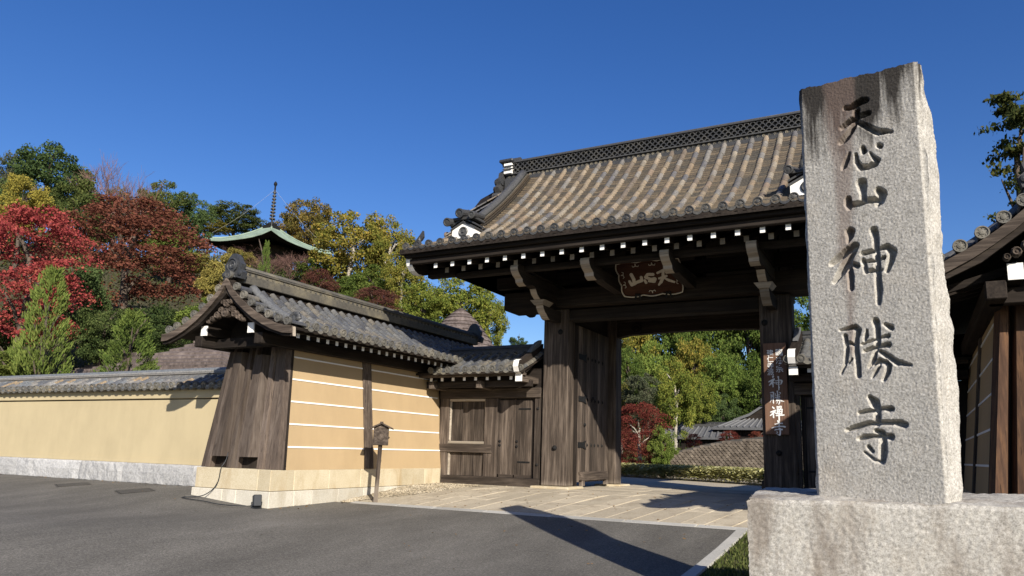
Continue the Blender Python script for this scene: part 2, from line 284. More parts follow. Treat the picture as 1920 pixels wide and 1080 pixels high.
# ------------------------------------------------------------------ mesh helpers
CX = -4.64                 # the axis of the gateway
MIR = [None]               # x-position of the mirror plane while a right-hand copy is built
def mp(p):
    p = Vector(p)
    if MIR[0] is not None: p.x = 2 * MIR[0] - p.x
    return p
WL = {}                    # world position of every parent
class MB:
    def __init__(s): s.v = []; s.f = []; s.m = []
    def add(s, vs, fs, mi=0):
        o = len(s.v); s.v += [tuple(v) for v in vs]
        for f in fs: s.f.append(tuple(o + i for i in f)); s.m.append(mi)
    def hull(s, vs, fs, mi=0):     # a convex solid: windings are turned outwards
        c = sum((Vector(v) for v in vs), Vector()) / len(vs); out = []
        for f in fs:
            a, b_, c_ = (Vector(vs[i]) for i in f[:3]); n = (b_ - a).cross(c_ - a)
            mid = sum((Vector(vs[i]) for i in f), Vector()) / len(f)
            out.append(f if n.dot(mid - c) >= 0 else tuple(reversed(f)))
        s.add(vs, out, mi)
    def box(s, x0, x1, y0, y1, z0, z1, c=0.0, mi=0, M=None):
        h = ((x1 - x0) / 2, (y1 - y0) / 2, (z1 - z0) / 2); ce = ((x0 + x1) / 2, (y0 + y1) / 2, (z0 + z1) / 2)
        sg = [(a, b, d) for a in (-1, 1) for b in (-1, 1) for d in (-1, 1)]
        if c <= 0:
            vs = [tuple(ce[i] + q[i] * h[i] for i in range(3)) for q in sg]
            fs = [(0, 1, 3, 2), (4, 6, 7, 5), (0, 4, 5, 1), (2, 3, 7, 6), (0, 2, 6, 4), (1, 5, 7, 3)]
        else:
            vs = []; ix = {}
            for q in sg:
                for ax in range(3):
                    ix[q, ax] = len(vs)
                    vs.append(tuple(ce[i] + q[i] * (h[i] - (0 if i == ax else c)) for i in range(3)))
            fs = []
            for ax in range(3):
                o1, o2 = [i for i in range(3) if i != ax]
                for sn in (-1, 1):
                    ring = []
                    for a, b in ((-1, -1), (1, -1), (1, 1), (-1, 1)):
                        q = [0, 0, 0]; q[ax] = sn; q[o1] = a; q[o2] = b; ring.append(ix[tuple(q), ax])
                    fs.append(tuple(ring))
            for ax in range(3):
                o1, o2 = [i for i in range(3) if i != ax]
                for a in (-1, 1):
                    for b in (-1, 1):
                        q0 = [0, 0, 0]; q0[o1] = a; q0[o2] = b; q0[ax] = -1; q1 = list(q0); q1[ax] = 1
                        q0, q1 = tuple(q0), tuple(q1)
                        fs.append((ix[q0, o1], ix[q1, o1], ix[q1, o2], ix[q0, o2]))
            for q in sg: fs.append((ix[q, 0], ix[q, 1], ix[q, 2]))
        if M is not None: vs = [tuple(M @ Vector(v)) for v in vs]
        s.hull(vs, fs, mi)
    def hexa(s, b4, t4, mi=0):     # four bottom and four top points
        s.hull(list(b4) + list(t4), [(0, 1, 2, 3), (4, 5, 6, 7), (0, 1, 5, 4), (1, 2, 6, 5), (2, 3, 7, 6), (3, 0, 4, 7)], mi)
    def prism(s, poly, ax, a0, a1, mi=0, front=None, fmi=1):
        # polygon in the two other axes, pulled along ax; `front`: edge numbers that take the second material
        n = len(poly); area = sum(poly[i][0] * poly[(i + 1) % n][1] - poly[(i + 1) % n][0] * poly[i][1] for i in range(n))
        o = [i for i in range(3) if i != ax]
        def P(q, a):
            r = [0, 0, 0]; r[o[0]], r[o[1]] = q; r[ax] = a; return tuple(r)
        vs = [P(q, a0) for q in poly] + [P(q, a1) for q in poly]
        flip = (area > 0) == (ax != 1); flip = flip == (a1 > a0)
        fs = [tuple(range(n)), tuple(range(2 * n - 1, n - 1, -1))] + [((i + 1) % n, i, n + i, n + (i + 1) % n) for i in range(n)]
        if flip: fs = [tuple(reversed(f)) for f in fs]
        base = len(s.f); s.add(vs, fs, mi)
        for i in (front or ()): s.m[base + 2 + i] = fmi
    def tube(s, pts, rs, n=6, mi=0, cap=True):
        pts = [Vector(p) for p in pts]; vs = []; fs = []
        if not hasattr(rs, '__len__'): rs = [rs] * len(pts)
        for i, p in enumerate(pts):
            d = (pts[min(i + 1, len(pts) - 1)] - pts[max(i - 1, 0)]).normalized()
            u = d.cross(Vector((0, 0, 1)) if abs(d.z) < .95 else Vector((1, 0, 0))).normalized(); w = u.cross(d)
            for k in range(n):
                a = 2 * math.pi * k / n; vs.append(tuple(p + (u * math.cos(a) + w * math.sin(a)) * rs[i]))
        for i in range(len(pts) - 1):
            for k in range(n):
                fs.append((i * n + k, i * n + (k + 1) % n, (i + 1) * n + (k + 1) % n, (i + 1) * n + k))
        if cap: fs += [tuple(reversed(range(n))), tuple(range((len(pts) - 1) * n, len(pts) * n))]
        s.add(vs, [tuple(reversed(f)) for f in fs], mi)
    def lathe(s, prof, n, M, mi=0):   # profile (radius, height along local z), open at both ends unless radius 0
        vs = []; fs = []
        for r, h in prof:
            for k in range(n):
                a = 2 * math.pi * k / n; vs.append(tuple(M @ Vector((r * math.cos(a), r * math.sin(a), h))))
        for i in range(len(prof) - 1):
            for k in range(n): fs.append((i * n + k, i * n + (k + 1) % n, (i + 1) * n + (k + 1) % n, (i + 1) * n + k))
        fs.append(tuple(range((len(prof) - 1) * n, len(prof) * n)))
        s.add(vs, fs, mi)
    def sweep(s, prof, path, mi=0, up=(0, 0, 1), cap=True):   # closed profile (side, up) along a path
        path = [Vector(p) for p in path]; up = Vector(up); n = len(prof); vs = []; fs = []
        for i, p in enumerate(path):
            d = (path[min(i + 1, len(path) - 1)] - path[max(i - 1, 0)]).normalized()
            sd = d.cross(up).normalized(); w = sd.cross(d)
            vs += [tuple(p + sd * a + w * b) for a, b in prof]
        for i in range(len(path) - 1):
            for k in range(n): fs.append((i * n + k, (i + 1) * n + k, (i + 1) * n + (k + 1) % n, i * n + (k + 1) % n))
        if cap: fs += [tuple(range(n)), tuple(reversed(range((len(path) - 1) * n, len(path) * n)))]
        a = sum(prof[i][0] * prof[(i + 1) % n][1] - prof[(i + 1) % n][0] * prof[i][1] for i in range(n))
        if a < 0: fs = [tuple(reversed(f)) for f in fs]
        s.add(vs, fs, mi)
    def inst(s, me, M, mi=0):     # copy a prototype (verts, faces) into this mesh
        s.add([tuple(M @ Vector(v)) for v in me[0]], me[1], mi)
    def mesh(s, name, mats, smooth=False, centre=True, mirror=True):
        vs = [mp(v) for v in s.v] if mirror else [Vector(v) for v in s.v]
        c = Vector()
        if centre and vs:
            c = Vector([(min(v[i] for v in vs) + max(v[i] for v in vs)) / 2 for i in range(3)])
        fs = s.f if (MIR[0] is None or not mirror) else [tuple(reversed(f)) for f in s.f]
        me = bpy.data.meshes.new(name); me.from_pydata([tuple(v - c) for v in vs], [], fs)
        for m in (mats if isinstance(mats, (list, tuple)) else [mats]): me.materials.append(m)
        if any(s.m): me.polygons.foreach_set('material_index', s.m)
        if smooth: me.polygons.foreach_set('use_smooth', [True] * len(me.polygons))
        me.update(); return me, c
def tag(o, label=None, cat=None, group=None, kind=None):
    for k, v in (('label', label), ('category', cat), ('group', group), ('kind', kind)):
        if v: o[k] = v
    return o
def attach(o, parent, w):
    C.objects.link(o); WL[o.name] = Vector(w)
    if parent is not None: o.parent = parent; o.location = Vector(w) - WL[parent.name]
    else: o.location = w
    return o
def thing(name, loc, label, cat, group=None):
    return tag(attach(bpy.data.objects.new(name, None), None, mp(loc)), label, cat, group)
def build(mb, name, mats, parent=None, smooth=False, label=None, kind=None):
    me, c = mb.mesh(name, mats, smooth)
    return tag(attach(bpy.data.objects.new(name, me), parent, c), label, None, None, kind)
def struct(mb, name, mats, smooth=False, kind='structure', parent=None):
    return build(mb, name, mats, parent, smooth, None, kind)
def inst(name, me, M, parent):        # one more object on a shared mesh, at world matrix M
    o = bpy.data.objects.new(name, me); C.objects.link(o); o.parent = parent
    o.matrix_basis = Matrix.Translation(-WL[parent.name]) @ M; return o
def bx(name, m, parent, *a, c=0.0, label=None, smooth=False):
    b = MB(); b.box(*a, c=c); return build(b, name, m, parent, label=label)
def frame(p, y, up):                  # matrix at p whose local y runs along y and z towards up
    p, y, up = Vector(p), Vector(y), Vector(up)
    yn = y.normalized(); x = yn.cross(up).normalized(); z = x.cross(yn)
    M = Matrix.Identity(4)
    for i in range(3): M[i][0], M[i][1], M[i][2], M[i][3] = x[i], yn[i] * y.length, z[i], p[i]
    return M
def axis_frame(p, z, up=(0, 0, 1)):   # matrix whose local z runs along z
    z = Vector(z).normalized(); up = Vector(up)
    if abs(z.dot(up)) > .99: up = Vector((0, 1, 0))
    x = up.cross(z).normalized(); y = z.cross(x); M = Matrix.Identity(4)
    for i in range(3): M[i][0], M[i][1], M[i][2], M[i][3] = x[i], y[i], z[i], p[i]
    return M
def smooth01(x): x = max(0.0, min(1.0, x)); return x * x * (3 - 2 * x)
def lerp_table(x, tab):
    if x <= tab[0][0]: return tab[0][1]
    for (a, b), (c, d) in zip(tab, tab[1:]):
        if x <= c: return b + (d - b) * (x - a) / (c - a)
    return tab[-1][1]

# ------------------------------------------------------------------ tile prototypes
def proto_roll(r=0.066, n=7):
    vs = []; fs = []
    for y, k in ((0, 1.0), (.10, 1.0), (.12, .93), (1.0, .90)):
        for i in range(n + 1):
            a = math.pi * i / n; vs.append((r * k * math.cos(a), y, r * k * math.sin(a)))
    for j in range(3):
        for i in range(n): q = j * (n + 1) + i; fs.append((q + 1, q, q + n + 1, q + n + 2))
    fs.append(tuple(range(0, n + 1)))
    return vs, fs
ROLL = proto_roll()
def proto_disc(r=0.075):
    b = MB(); I = Matrix.Identity(4)
    b.lathe([(r * .96, -.05), (r, -.03), (r, .004), (r * .96, .012), (r * .80, .012), (r * .76, .002), (r * .42, .002), (r * .38, .010), (r * .15, .014)], 14, I)
    for k in range(8):
        a = math.pi * k / 4; x, y = r * .59 * math.cos(a), r * .59 * math.sin(a)
        b.hull([(x - .009, y, .002), (x, y - .009, .002), (x + .009, y, .002), (x, y + .009, .002), (x, y, .011)], [(0, 1, 4), (1, 2, 4), (2, 3, 4), (3, 0, 4)])
    return b.v, b.f
DISC = proto_disc()
def proto_lip(w=0.15):                # curved front edge of a pan tile
    n = 5; vs = []; fs = []
    for i in range(n + 1):
        x = -w / 2 + w * i / n; z = -.035 * (1 - (2 * x / w) ** 2)
        vs += [(x, 0, z + .018), (x, 0, z - .026), (x, .12, z + .018), (x, .12, z - .026)]
    for i in range(n):
        a = i * 4; b = a + 4
        fs += [(a, a + 1, b + 1, b), (a, b, b + 2, a + 2), (a + 1, a + 3, b + 3, b + 1)]
    return vs, fs
LIP = proto_lip()
def shared(name, pr, m, smooth=False):
    me = bpy.data.meshes.new(name); me.from_pydata(pr[0], [], pr[1]); me.materials.append(m)
    if smooth: me.polygons.foreach_set('use_smooth', [True] * len(me.polygons))
    me.update(); return me
def walk(pts, L):                     # cut a polyline into pieces of length L
    pts = [Vector(p) for p in pts]; out = [pts[0]]; need = L; a = pts[0]
    for b in pts[1:]:
        d = (b - a).length
        while d >= need:
            a = a + (b - a) * (need / d); out.append(a); d = (b - a).length; need = L
        need -= d; a = b
    if (out[-1] - pts[-1]).length > L * .25: out.append(pts[-1])
    return list(zip(out, out[1:]))
def pan_strip(b, A, B, step, mi=0, sag=0.018, edge=None):   # stepped pan tiles between two row paths
    sa = walk(A, step); sb = walk(B, step)
    for (a0, a1), (b0, b1) in zip(sa, sb):
        up = Vector((0, 0, .034)); m0 = (a0 + b0) / 2 - Vector((0, 0, sag)); m1 = (a1 + b1) / 2 - Vector((0, 0, sag))
        b.add([a0 + up, m0 + up, b0 + up, a1, m1, b1], [(0, 1, 4, 3), (1, 2, 5, 4)], mi)
        b.add([a0 + up, m0 + up, b0 + up, a0 - up * .3, m0 - up * .3, b0 - up * .3], [(3, 4, 1, 0), (4, 5, 2, 1)], mi if edge is None else edge)

# ------------------------------------------------------------------ ground
def asph_z(x, y):
    drop = .60 * (1 - math.exp(-max(0, 11.2 - y) / 4.8)) * (.22 + .78 * smooth01((x + 10) / 5.5 + .6 * smooth01((8 - y) / 5)))
    return -.285 - drop + .20 * smooth01((-x - 9.7) / 3.2) * smooth01((y - 7) / 3)
def hill_z(x, y):
    s = -.8 * x + .6 * y; t = .6 * x + .8 * y
    h1 = 15.5 * smooth01((s - 25) / 43) * (1 - smooth01((t - 12) / 22))
    h2 = 7.5 * smooth01((y - 38) / 40) * smooth01((x + 60) / 20)
    h3 = 26 * smooth01((math.hypot(x, y) - 90) / 110) * smooth01((y - 10) / 60)
    return max(h1, h2, 0) * .999 + h3 * .0 - 0.03
def grid_mesh(xs, ys, fn):
    b = MB(); n = len(ys)
    vs = [(x, y, fn(x, y)) for x in xs for y in ys]
    fs = [(i * n + j, (i + 1) * n + j, (i + 1) * n + j + 1, i * n + j + 1) for i in range(len(xs) - 1) for j in range(n - 1)]
    b.add(vs, fs); return b
def terrain(x, y):
    z = hill_z(x, y) - .1
    return z if y > 13 else min(z, asph_z(x, max(y, -40)) - 0.12 if x > -60 else z - .3)
xs = [-900, -400, -200, -130] + list(range(-100, 41, 2)) + [60, 100, 200, 500, 900]
ys = [-900, -300, -100, -40, -20, -10, 0, 4, 8, 10, 12, 13.2] + list(range(14, 101, 2)) + [120, 150, 200, 400, 900]
struct(grid_mesh(xs, ys, terrain), 'ground', M_soil, smooth=True)
ax = [-60, -40, -26] + [-20 + .25 * i for i in range(71)] + [-2.36]
struct(grid_mesh(ax, [-40, -20, -10, -4] + [.5 * i for i in range(0, 15)] + [7.5 + .25 * i for i in range(15)] + [11.18], asph_z), 'asphalt_road', M_asph, smooth=True)
struct(grid_mesh([-34, -24, -20, -16, -14, -13, -12.4, -11.8], [11.18, 11.3, 11.5], asph_z), 'asphalt_verge', M_asph)
def cover(cx, cy, r0, label):      # square iron plate set on its corner, with a thin sunken seam and a ribbed lid
    b = MB()
    def sq(k, dz):
        q = [(cx + r0 * k * math.cos(a), cy + r0 * k * math.sin(a)) for a in [math.pi / 2 * i + .35 for i in range(4)]]
        return [(x, y, asph_z(x, y) + .006 + dz) for x, y in q]
    o, i_, l = sq(1.0, .003), sq(.93, .003), sq(.90, .005)
    b.add(o + i_, [(k, (k + 1) % 4, 4 + (k + 1) % 4, 4 + k) for k in range(4)]); b.add(l, [(0, 1, 2, 3)]); b.add(l + [(x, y, q - .02) for x, y, q in l], [(k, 4 + k, 4 + (k + 1) % 4, (k + 1) % 4) for k in range(4)])
    tag(build(b, 'manhole_cover', M_patch), label, 'manhole cover', 'covers set in the asphalt')
cover(-15.34, 9.45, .42, 'dark square cover in the asphalt farther left, in front of the cream wall')
cover(-13.1, 9.25, .42, 'dark square cover in the asphalt nearer the timber-ended wall corner')

# paved ramp in front of the gate: separate slabs, three courses deep
pz_ = lambda x, y: lerp_table(y, [(11.1, -.33), (13.4, -.065), (14.2, -.04), (14.34, -.014), (22.6, -.006)])
pv = struct(grid_mesh([-9.9, -5, 3.5], [11.36, 13.4, 14.2, 14.34], pz_), 'gate_paving', M_joint)
struct(grid_mesh([-14, -5, 3.5], [14.34, 22.6, 27], pz_), 'inner_court', M_court)
def pave_z(y): return lerp_table(y, [(11.18, -.29), (13.35, -.035), (14.3, -.004), (30, 0)])
def slab(x0, x1, y0, y1, lift=0.0, g=.006, name='paving_slab', m=M_pave, parent=pv, skew=0.0):
    g = g * 1.7; b = MB(); z0, z1 = pave_z(y0) + lift, pave_z(y1) + lift; t = .06
    s0 = skew * (y0 - 11.38); s1 = skew * (y1 - 11.38); cc = .006
    q = [(x0 + g + s0, y0 + g, z0), (x1 - g + s0, y0 + g, z0), (x1 - g + s1, y1 - g, z1), (x0 + g + s1, y1 - g, z1)]
    ce = sum((Vector(v) for v in q), Vector()) / 4
    top = [tuple(Vector(v) + (ce - Vector(v)).normalized() * cc * 1.4) for v in q]
    mid = [(v[0], v[1], v[2] - cc) for v in q]; bot = [(v[0], v[1], v[2] - t) for v in q]
    b.add(top + mid + bot, [(0, 1, 2, 3)] + [(i, 4 + i, 4 + (i + 1) % 4, (i + 1) % 4) for i in range(4)] + [(4 + i, 8 + i, 8 + (i + 1) % 4, 4 + (i + 1) % 4) for i in range(4)])
    b.f = [f if k == 0 else f for k, f in enumerate(b.f)]
    return build(b, name, m, parent)
x = -9.0
while x < 1.2:
    w = rnd.uniform(.36, .46)
    cuts = [11.39, 11.39 + rnd.uniform(.8, 1.2), 11.39 + rnd.uniform(1.7, 2.3), 14.315]
    for a, b_ in zip(cuts, cuts[1:]): slab(x, x + w, a, b_, rnd.uniform(-.004, .004), skew=.21)
    x += w
x = -9.6
while x < -.5:
    w = rnd.uniform(.8, 1.3); slab(x, x + w, 11.17, 11.37, .006, name='edging_stone', m=M_kerb); x += w
y = 14.32
for k in range(6):
    x = -6.4
    while x < -2.7:
        w = rnd.uniform(.9, 1.4); slab(x, min(x + w, -2.7), y, y + .66, rnd.uniform(-.003, .003)); x += w
    y += .68
# kerb between asphalt and the grass strip by the pedestal
kb = struct(grid_mesh([-2.34, -2.22], [2, 4, 6, 8, 10, 11.1], lambda x, y: asph_z(x, y) - .05), 'kerb', M_kerb)
y = 2.0
while y < 11.0:
    L = rnd.uniform(.8, 1.1); b = MB(); z = asph_z(-2.4, y + L / 2)
    ya, yb = y + .006, min(y + L, 11.15) - .006; za, zb_ = asph_z(-2.4, ya) + .03, asph_z(-2.4, yb) + .03; b.hexa([(-2.36, ya, za - .16), (-2.20, ya, za - .16), (-2.20, yb, zb_ - .16), (-2.36, yb, zb_ - .16)], [(-2.35, ya, za), (-2.21, ya, za), (-2.21, yb, zb_), (-2.35, yb, zb_)]); build(b, 'kerb_stone', M_kerb, kb); y += L
struct(grid_mesh([-2.21, -1.5, -.5, 1, 4], [0, 2, 4, 6, 8, 9, 10, 11.16], lambda x, y: asph_z(x, y) - .0 + .03 * smooth01((x + 2.2) / 1)), 'grass_soil', M_soil)
def scatter(name, m, n, region, size, zf, kind='stuff', tall=1.0, flatk=0.6, seed=1):
    r = random.Random(seed); b = MB()
    for _ in range(n):
        x, y = region(r); z = zf(x, y); s = size * r.uniform(.6, 1.3); a = r.uniform(0, 6.283)
        d = Vector((math.cos(a), math.sin(a), 0)) * s; e = Vector((-math.sin(a) * r.uniform(-1, 1), math.cos(a) * r.uniform(-1, 1), tall)) * s * flatk
        p = Vector((x, y, z)); b.add([p - d * .25, p + d * .25, p + d * .2 + e, p - d * .1 + e * 1.2], [(0, 1, 2, 3)])
    return struct(b, name, m, kind=kind)
scatter('grass', LEAF['grass'], 16000, lambda r: (r.uniform(-2.18, .6), r.uniform(6.8, 11.1)), .035, lambda x, y: asph_z(x, y) + .03 * smooth01((x + 2.2) / 1), tall=1.2, flatk=.9, seed=3)
# pebbles and dry leaves along the wing wall
r = random.Random(5); b = MB()
for _ in range(5200):
    y = r.uniform(11.3, 14.6); wmax = .25 + 1.1 * smooth01((y - 11.2) / 2.2); x = -9.93 + wmax * abs(r.betavariate(1.1, 1.7)) ; s = r.uniform(.007, .022)
    if r.random() < .08: x = -9.93 + r.uniform(0, 2.6)
    p = Vector((x, y, pave_z(y) - .02 + s * .5)); M = Matrix.Translation(p) @ Matrix.Rotation(r.uniform(0, 6.28), 4, 'Z') @ Matrix.Diagonal((s * r.uniform(.8, 1.8), s, s * .6, 1))
    b.add([tuple(M @ Vector(v)) for v in ((1, 0, 0), (0, 1, 0), (-1, 0, 0), (0, -1, 0), (0, 0, 1))], [(0, 1, 4), (1, 2, 4), (2, 3, 4), (3, 0, 4)])
struct(b, 'gravel', M_peb, kind='stuff')
bb = grid_mesh([-9.94, -9.2, -8.56], [11.36, 12, 13.4, 14.7], lambda x, y: pave_z(y) - .022); struct(bb, 'gravel_bed', M_court)

r = random.Random(31); b = MB()      # fallen leaves lying about on the paving, the kerb and along the wall foot
for k in range(420):
    if k < 170: x, y = r.uniform(-8.5, -2.0), r.uniform(11.2, 14.2); z = pave_z(y) + .004
    elif k < 260: x, y = -9.9 + abs(r.gauss(0, .25)), r.uniform(9.4, 14.4); z = (pave_z(y) if y > 11.3 else asph_z(x, y)) + .006
    elif k < 340: x = r.uniform(-24, -12); y = 10.36 - abs(r.gauss(0, .18)); z = asph_z(x, y) + .006
    else: x, y = r.uniform(-14, -2.4), 11.1 - abs(r.gauss(0, 1.6)); z = asph_z(x, y) + .006
    s_ = r.uniform(.012, .03); a = r.uniform(0, 6.28); d = Vector((math.cos(a), math.sin(a), r.uniform(-.2, .3))) * s_; e = Vector((-math.sin(a), math.cos(a), r.uniform(-.1, .5))) * s_ * .6; p = Vector((x, y, z + .004))
    b.add([p - d, p + e, p + d, p - e], [(0, 1, 2, 3)])
struct(b, 'fallen_leaves', M_dry, kind='stuff')
# ------------------------------------------------------------------ shared part meshes
ME_roll_gate = shared('roll_tile', ROLL, M_tgate, True); ME_roll_wing = shared('roll_tile', ROLL, M_twing, True); ME_roll_cap = shared('roll_tile', ROLL, M_tcap, True)
ME_disc = shared('eave_disc', DISC, M_disc); ME_discw = shared('eave_disc', DISC, M_discw)
ME_lip = shared('eave_tile', LIP, M_disc); ME_lipw = shared('eave_tile', LIP, M_discw)
def boss(parent, p, ax, r, m=M_iron, name='nail_boss'):
    b = MB(); b.lathe([(r * 1.05, 0), (r, .012), (r * .85, r * .5), (r * .5, r * .85), (r * .12, r)], 12, axis_frame(p, ax)); return build(b, name, m, parent, True)
def curve_board(b, prof, ax, a0, a1): b.prism(prof, ax, a0, a1)

# ------------------------------------------------------------------ wing walls (the battered plaster walls that flank the forecourt)
WX, WE, WC = -9.965, 9.755, -10.88         # foot of the inner face, of the end face, middle of the roof
BAT, BATE = .11, .09
PROF_W = [(0, 3.74), (.14, 3.56), (.36, 3.365), (.55, 3.225), (.75, 3.095), (1.0, 2.965), (1.25, 2.865), (1.55, 2.785)]
def wz(d): return lerp_table(abs(d), PROF_W)
def wing(label, full, log=False, roofmir=None):
    t = thing('wing_wall', (WC, 13.4, -.3), label, 'wall', 'plaster wing walls beside the gate')
    YE = 17.3
    # plaster core
    b = MB(); z0, z1 = .32, 2.66; k0 = 0; k1 = (z1 - z0) * BAT; e1 = (z1 - z0) * BATE
    b.hexa([(-11.93, WE + .13, z0), (WX, WE + .13, z0), (WX, YE, z0), (-11.93, YE, z0)], [(-11.93 + k1, WE + .13 + e1, z1), (WX - k1, WE + .13 + e1, z1), (WX - k1, YE, z1), (-11.93 + k1, YE, z1)])
    build(b, 'plaster_panel', M_ochre, t)
    def face(z, off=0.0): return WX - (z - z0) * BAT + off
    # five white lines, broken by the post in the middle
    for z in (.725, 1.135, 1.545, 1.955, 2.37):
        for ya, yb in ((WE + .135 + (z - z0) * BATE, 12.0), (12.26, 14.72), (14.9, YE)):
            b = MB(); h = .014
            b.hexa([(face(z - h) - .02, ya, z - h), (face(z - h) + .012, ya, z - h), (face(z - h) + .012, yb, z - h), (face(z - h) - .02, yb, z - h)],
                   [(face(z + h) - .02, ya, z + h), (face(z + h) + .012, ya, z + h), (face(z + h) + .012, yb, z + h), (face(z + h) - .02, yb, z + h)])
            build(b, 'white_line', M_stripe, t)
    b = MB(); b.hexa([(face(.33) - .05, 12.0, .33), (face(.33) + .03, 12.0, .33), (face(.33) + .03, 12.26, .33), (face(.33) - .05, 12.26, .33)],
                     [(face(2.6) - .05, 12.0, 2.6), (face(2.6) + .03, 12.0, 2.6), (face(2.6) + .03, 12.26, 2.6), (face(2.6) - .05, 12.26, 2.6)])
    build(b, 'wall_post', M_gz, t)
    # two courses of foundation stone
    r = random.Random(11)
    for zb, zt, out, cuts_e, cuts_s in ((-.50, -.045, .022, (-11.885, -11.1, -10.75, -9.945), (9.535, 10.55, 11.25, 12.0, 12.85, 13.7, 14.72)),
                                        (-.04, .322, 0.0, (-11.86, -10.27, -9.96), (9.55, 11.0, 11.9, 13.15, 14.1, 14.72))):
        for a, c_ in zip(cuts_e, cuts_e[1:]):
            b = MB(); j = r.uniform(-.004, .004)
            b.box(a + .003 - (out if a == cuts_e[0] else 0), c_ - .003, 9.55 - out + j, 10.1, zb, zt, c=.008); build(b, 'base_stone', M_lbase if zb < -.1 else M_base, t)
        for i, (a, c_) in enumerate(zip(cuts_s, cuts_s[1:])):
            b = MB(); j = r.uniform(-.005, .005)
            b.box(-10.4, WX + .005 + out + j, max(a, 10.1) + .003 if i == 0 else a + .003, c_ - .003, zb, zt, c=.008)
            build(b, 'base_stone', M_lbase if zb < -.1 else M_base, t)
    b = MB(); b.box(-11.84, -10.42, 10.12, YE, -.5, .30); build(b, 'foundation_core', M_base, t)
    b = MB(); b.box(-10.41, WX, 14.73, YE, -.5, .32); build(b, 'foundation_core', M_base, t)
    # timber end face: boards over a recessed back board, two thick uprights with open sockets at foot and head
    wm = M_ez
    def fy(z): return WE + (z - .325) * BATE
    def fx(x, z): return WC + (x - WC) * (1 - .118 * (z - .325) / 1.0) if False else (x + (z - .325) * BAT * (1 if x < WC else -1) * min(1, abs(x - WC) / .9))
    def board(x0, x1, za, zb, d0, d1, c=.0, m=wm, name='end_board'):
        b = MB(); n0, n1 = (x0 + c, x1 - c)
        b.hexa([(fx(x0, za), fy(za) - d0, za), (fx(x1, za), fy(za) - d0, za), (fx(n1, za), fy(za) - d1, za), (fx(n0, za), fy(za) - d1, za)],
               [(fx(x0, zb), fy(zb) - d0, zb), (fx(x1, zb), fy(zb) - d0, zb), (fx(n1, zb), fy(zb) - d1, zb), (fx(n0, zb), fy(zb) - d1, zb)])
        return build(b, name, m, t)
    E0, E1, TOP = -11.965, -9.955, 2.62
    board(E0, E1, .325, TOP, -.12, -.06, m=M_wz, name='back_board')
    board(E0, -11.83, .325, TOP, -.06, .03, .012); board(-11.827, -11.70, .325, TOP, -.06, .065, .02)
    board(-11.27, -11.10, .325, TOP, -.06, .07, .03); board(-11.097, -10.985, .325, TOP, -.06, .03, .015)
    if log: board(-10.515, -10.41, .325, TOP, -.06, .04, .02); board(-10.40, -10.165, .325, TOP, -.06, .13, .05, m=M_red, name='corner_log'); board(-10.160, E1, .325, TOP, -.06, .12, .05, m=M_red, name='corner_log')
    else:
        board(-10.515, -10.33, .325, TOP, -.06, .06, .03); board(-10.327, -10.14, .325, TOP, -.06, .03, .012); board(-10.137, E1, .325, TOP, -.06, .07, .02)
    lm = M_red if log else wm
    board(-11.70, -11.27, .53, 2.47, -.06, .15, .10, m=lm, name='end_upright'); board(-10.98, -10.52, .53, 2.40, -.06, .15, .11, m=lm, name='end_upright')
    # wall plate, rafters with white ends, eave boards
    for y0 in (0,):
        b = MB(); b.box(-10.25, -10.05, 9.15, YE, 2.50, 2.70, c=.01); build(b, 'wall_plate', M_wy, t)
        b = MB(); b.box(-11.78, -11.58, 9.15, YE, 2.50, 2.70, c=.01); build(b, 'wall_plate', M_wy, t)
    for x0 in (-10.41, -11.61):
        b = MB(); b.box(x0, x0 + .14, 9.16, 9.95, 2.70, 2.87, c=.004); b.box(x0 - .004, x0 + .144, 9.135, 9.159, 2.695, 2.875, mi=1); build(b, 'purlin_end', [M_wy, M_white], t)
    b = MB(); b.box(-11.7, -10.1, 9.45, 9.62, 2.50, 2.68, c=.01); build(b, 'tie_beam', M_wx, t)
    b = MB(); b.hexa([(-11.7, 9.7, 2.62), (-10.1, 9.7, 2.62), (-10.1, 9.95, 2.62), (-11.7, 9.95, 2.62)], [(-11.0, 9.7, 3.45), (-10.76, 9.7, 3.45), (-10.76, 9.95, 3.45), (-11.0, 9.95, 3.45)]); build(b, 'gable_boarding', M_wx, t)
    b = MB(); sl = .40
    b.prism([(-9.52, 2.605), (-9.52, 2.685), (-10.6, 3.00), (-10.6, 2.90)], 1, -.038, .038, front=(0,))
    ra, c0 = b.mesh('rafter', [M_wx, M_white])
    for i in range(32 if full else 4):
        y = 9.46 + .2475 * i; p = Vector(c0); p.y = y if MIR[0] is None else y
        inst('rafter', ra, Matrix.Translation((c0.x, y, c0.z)), t)
    for x0, x1, za, zb in ((-9.60, -9.50, 2.69, 2.735), (-9.52, -9.40, 2.735, 2.775)):
        b = MB(); b.box(x0, x1, 9.2, YE, za, zb); build(b, 'eave_board', M_wy, t)
    if roofmir is not None: MIR[0] = roofmir
    # barge boards with pale lower tips, pendant, deck
    for sgn in (1, -1):
        sq_ = 1.0 if sgn == 1 else .935
        up = [(WC + sgn * d * sq_, wz(d) - dz) for d, dz in ((0.0, .06), (.14, .06), (.36, .055), (.55, .05), (.75, .05), (1.0, .05), (1.25, .055), (1.5, .06), (1.68, .06))]
        dn = [(WC + sgn * d * sq_, z) for d, z in ((1.70, 2.56), (1.47, 2.575), (1.09, 2.69), (.68, 2.88), (.33, 3.14), (.13, 3.30), (0, 3.42))]
        n = len(up); b = MB(); b.prism(up + dn, 1, 9.00, 9.07, front=(n - 1,)); build(b, 'barge_board', [M_wx, M_pale], t)
        up2 = [(x, z + .012) for x, z in up]; dn2 = [(x, z - .12) for x, z in reversed(up)]
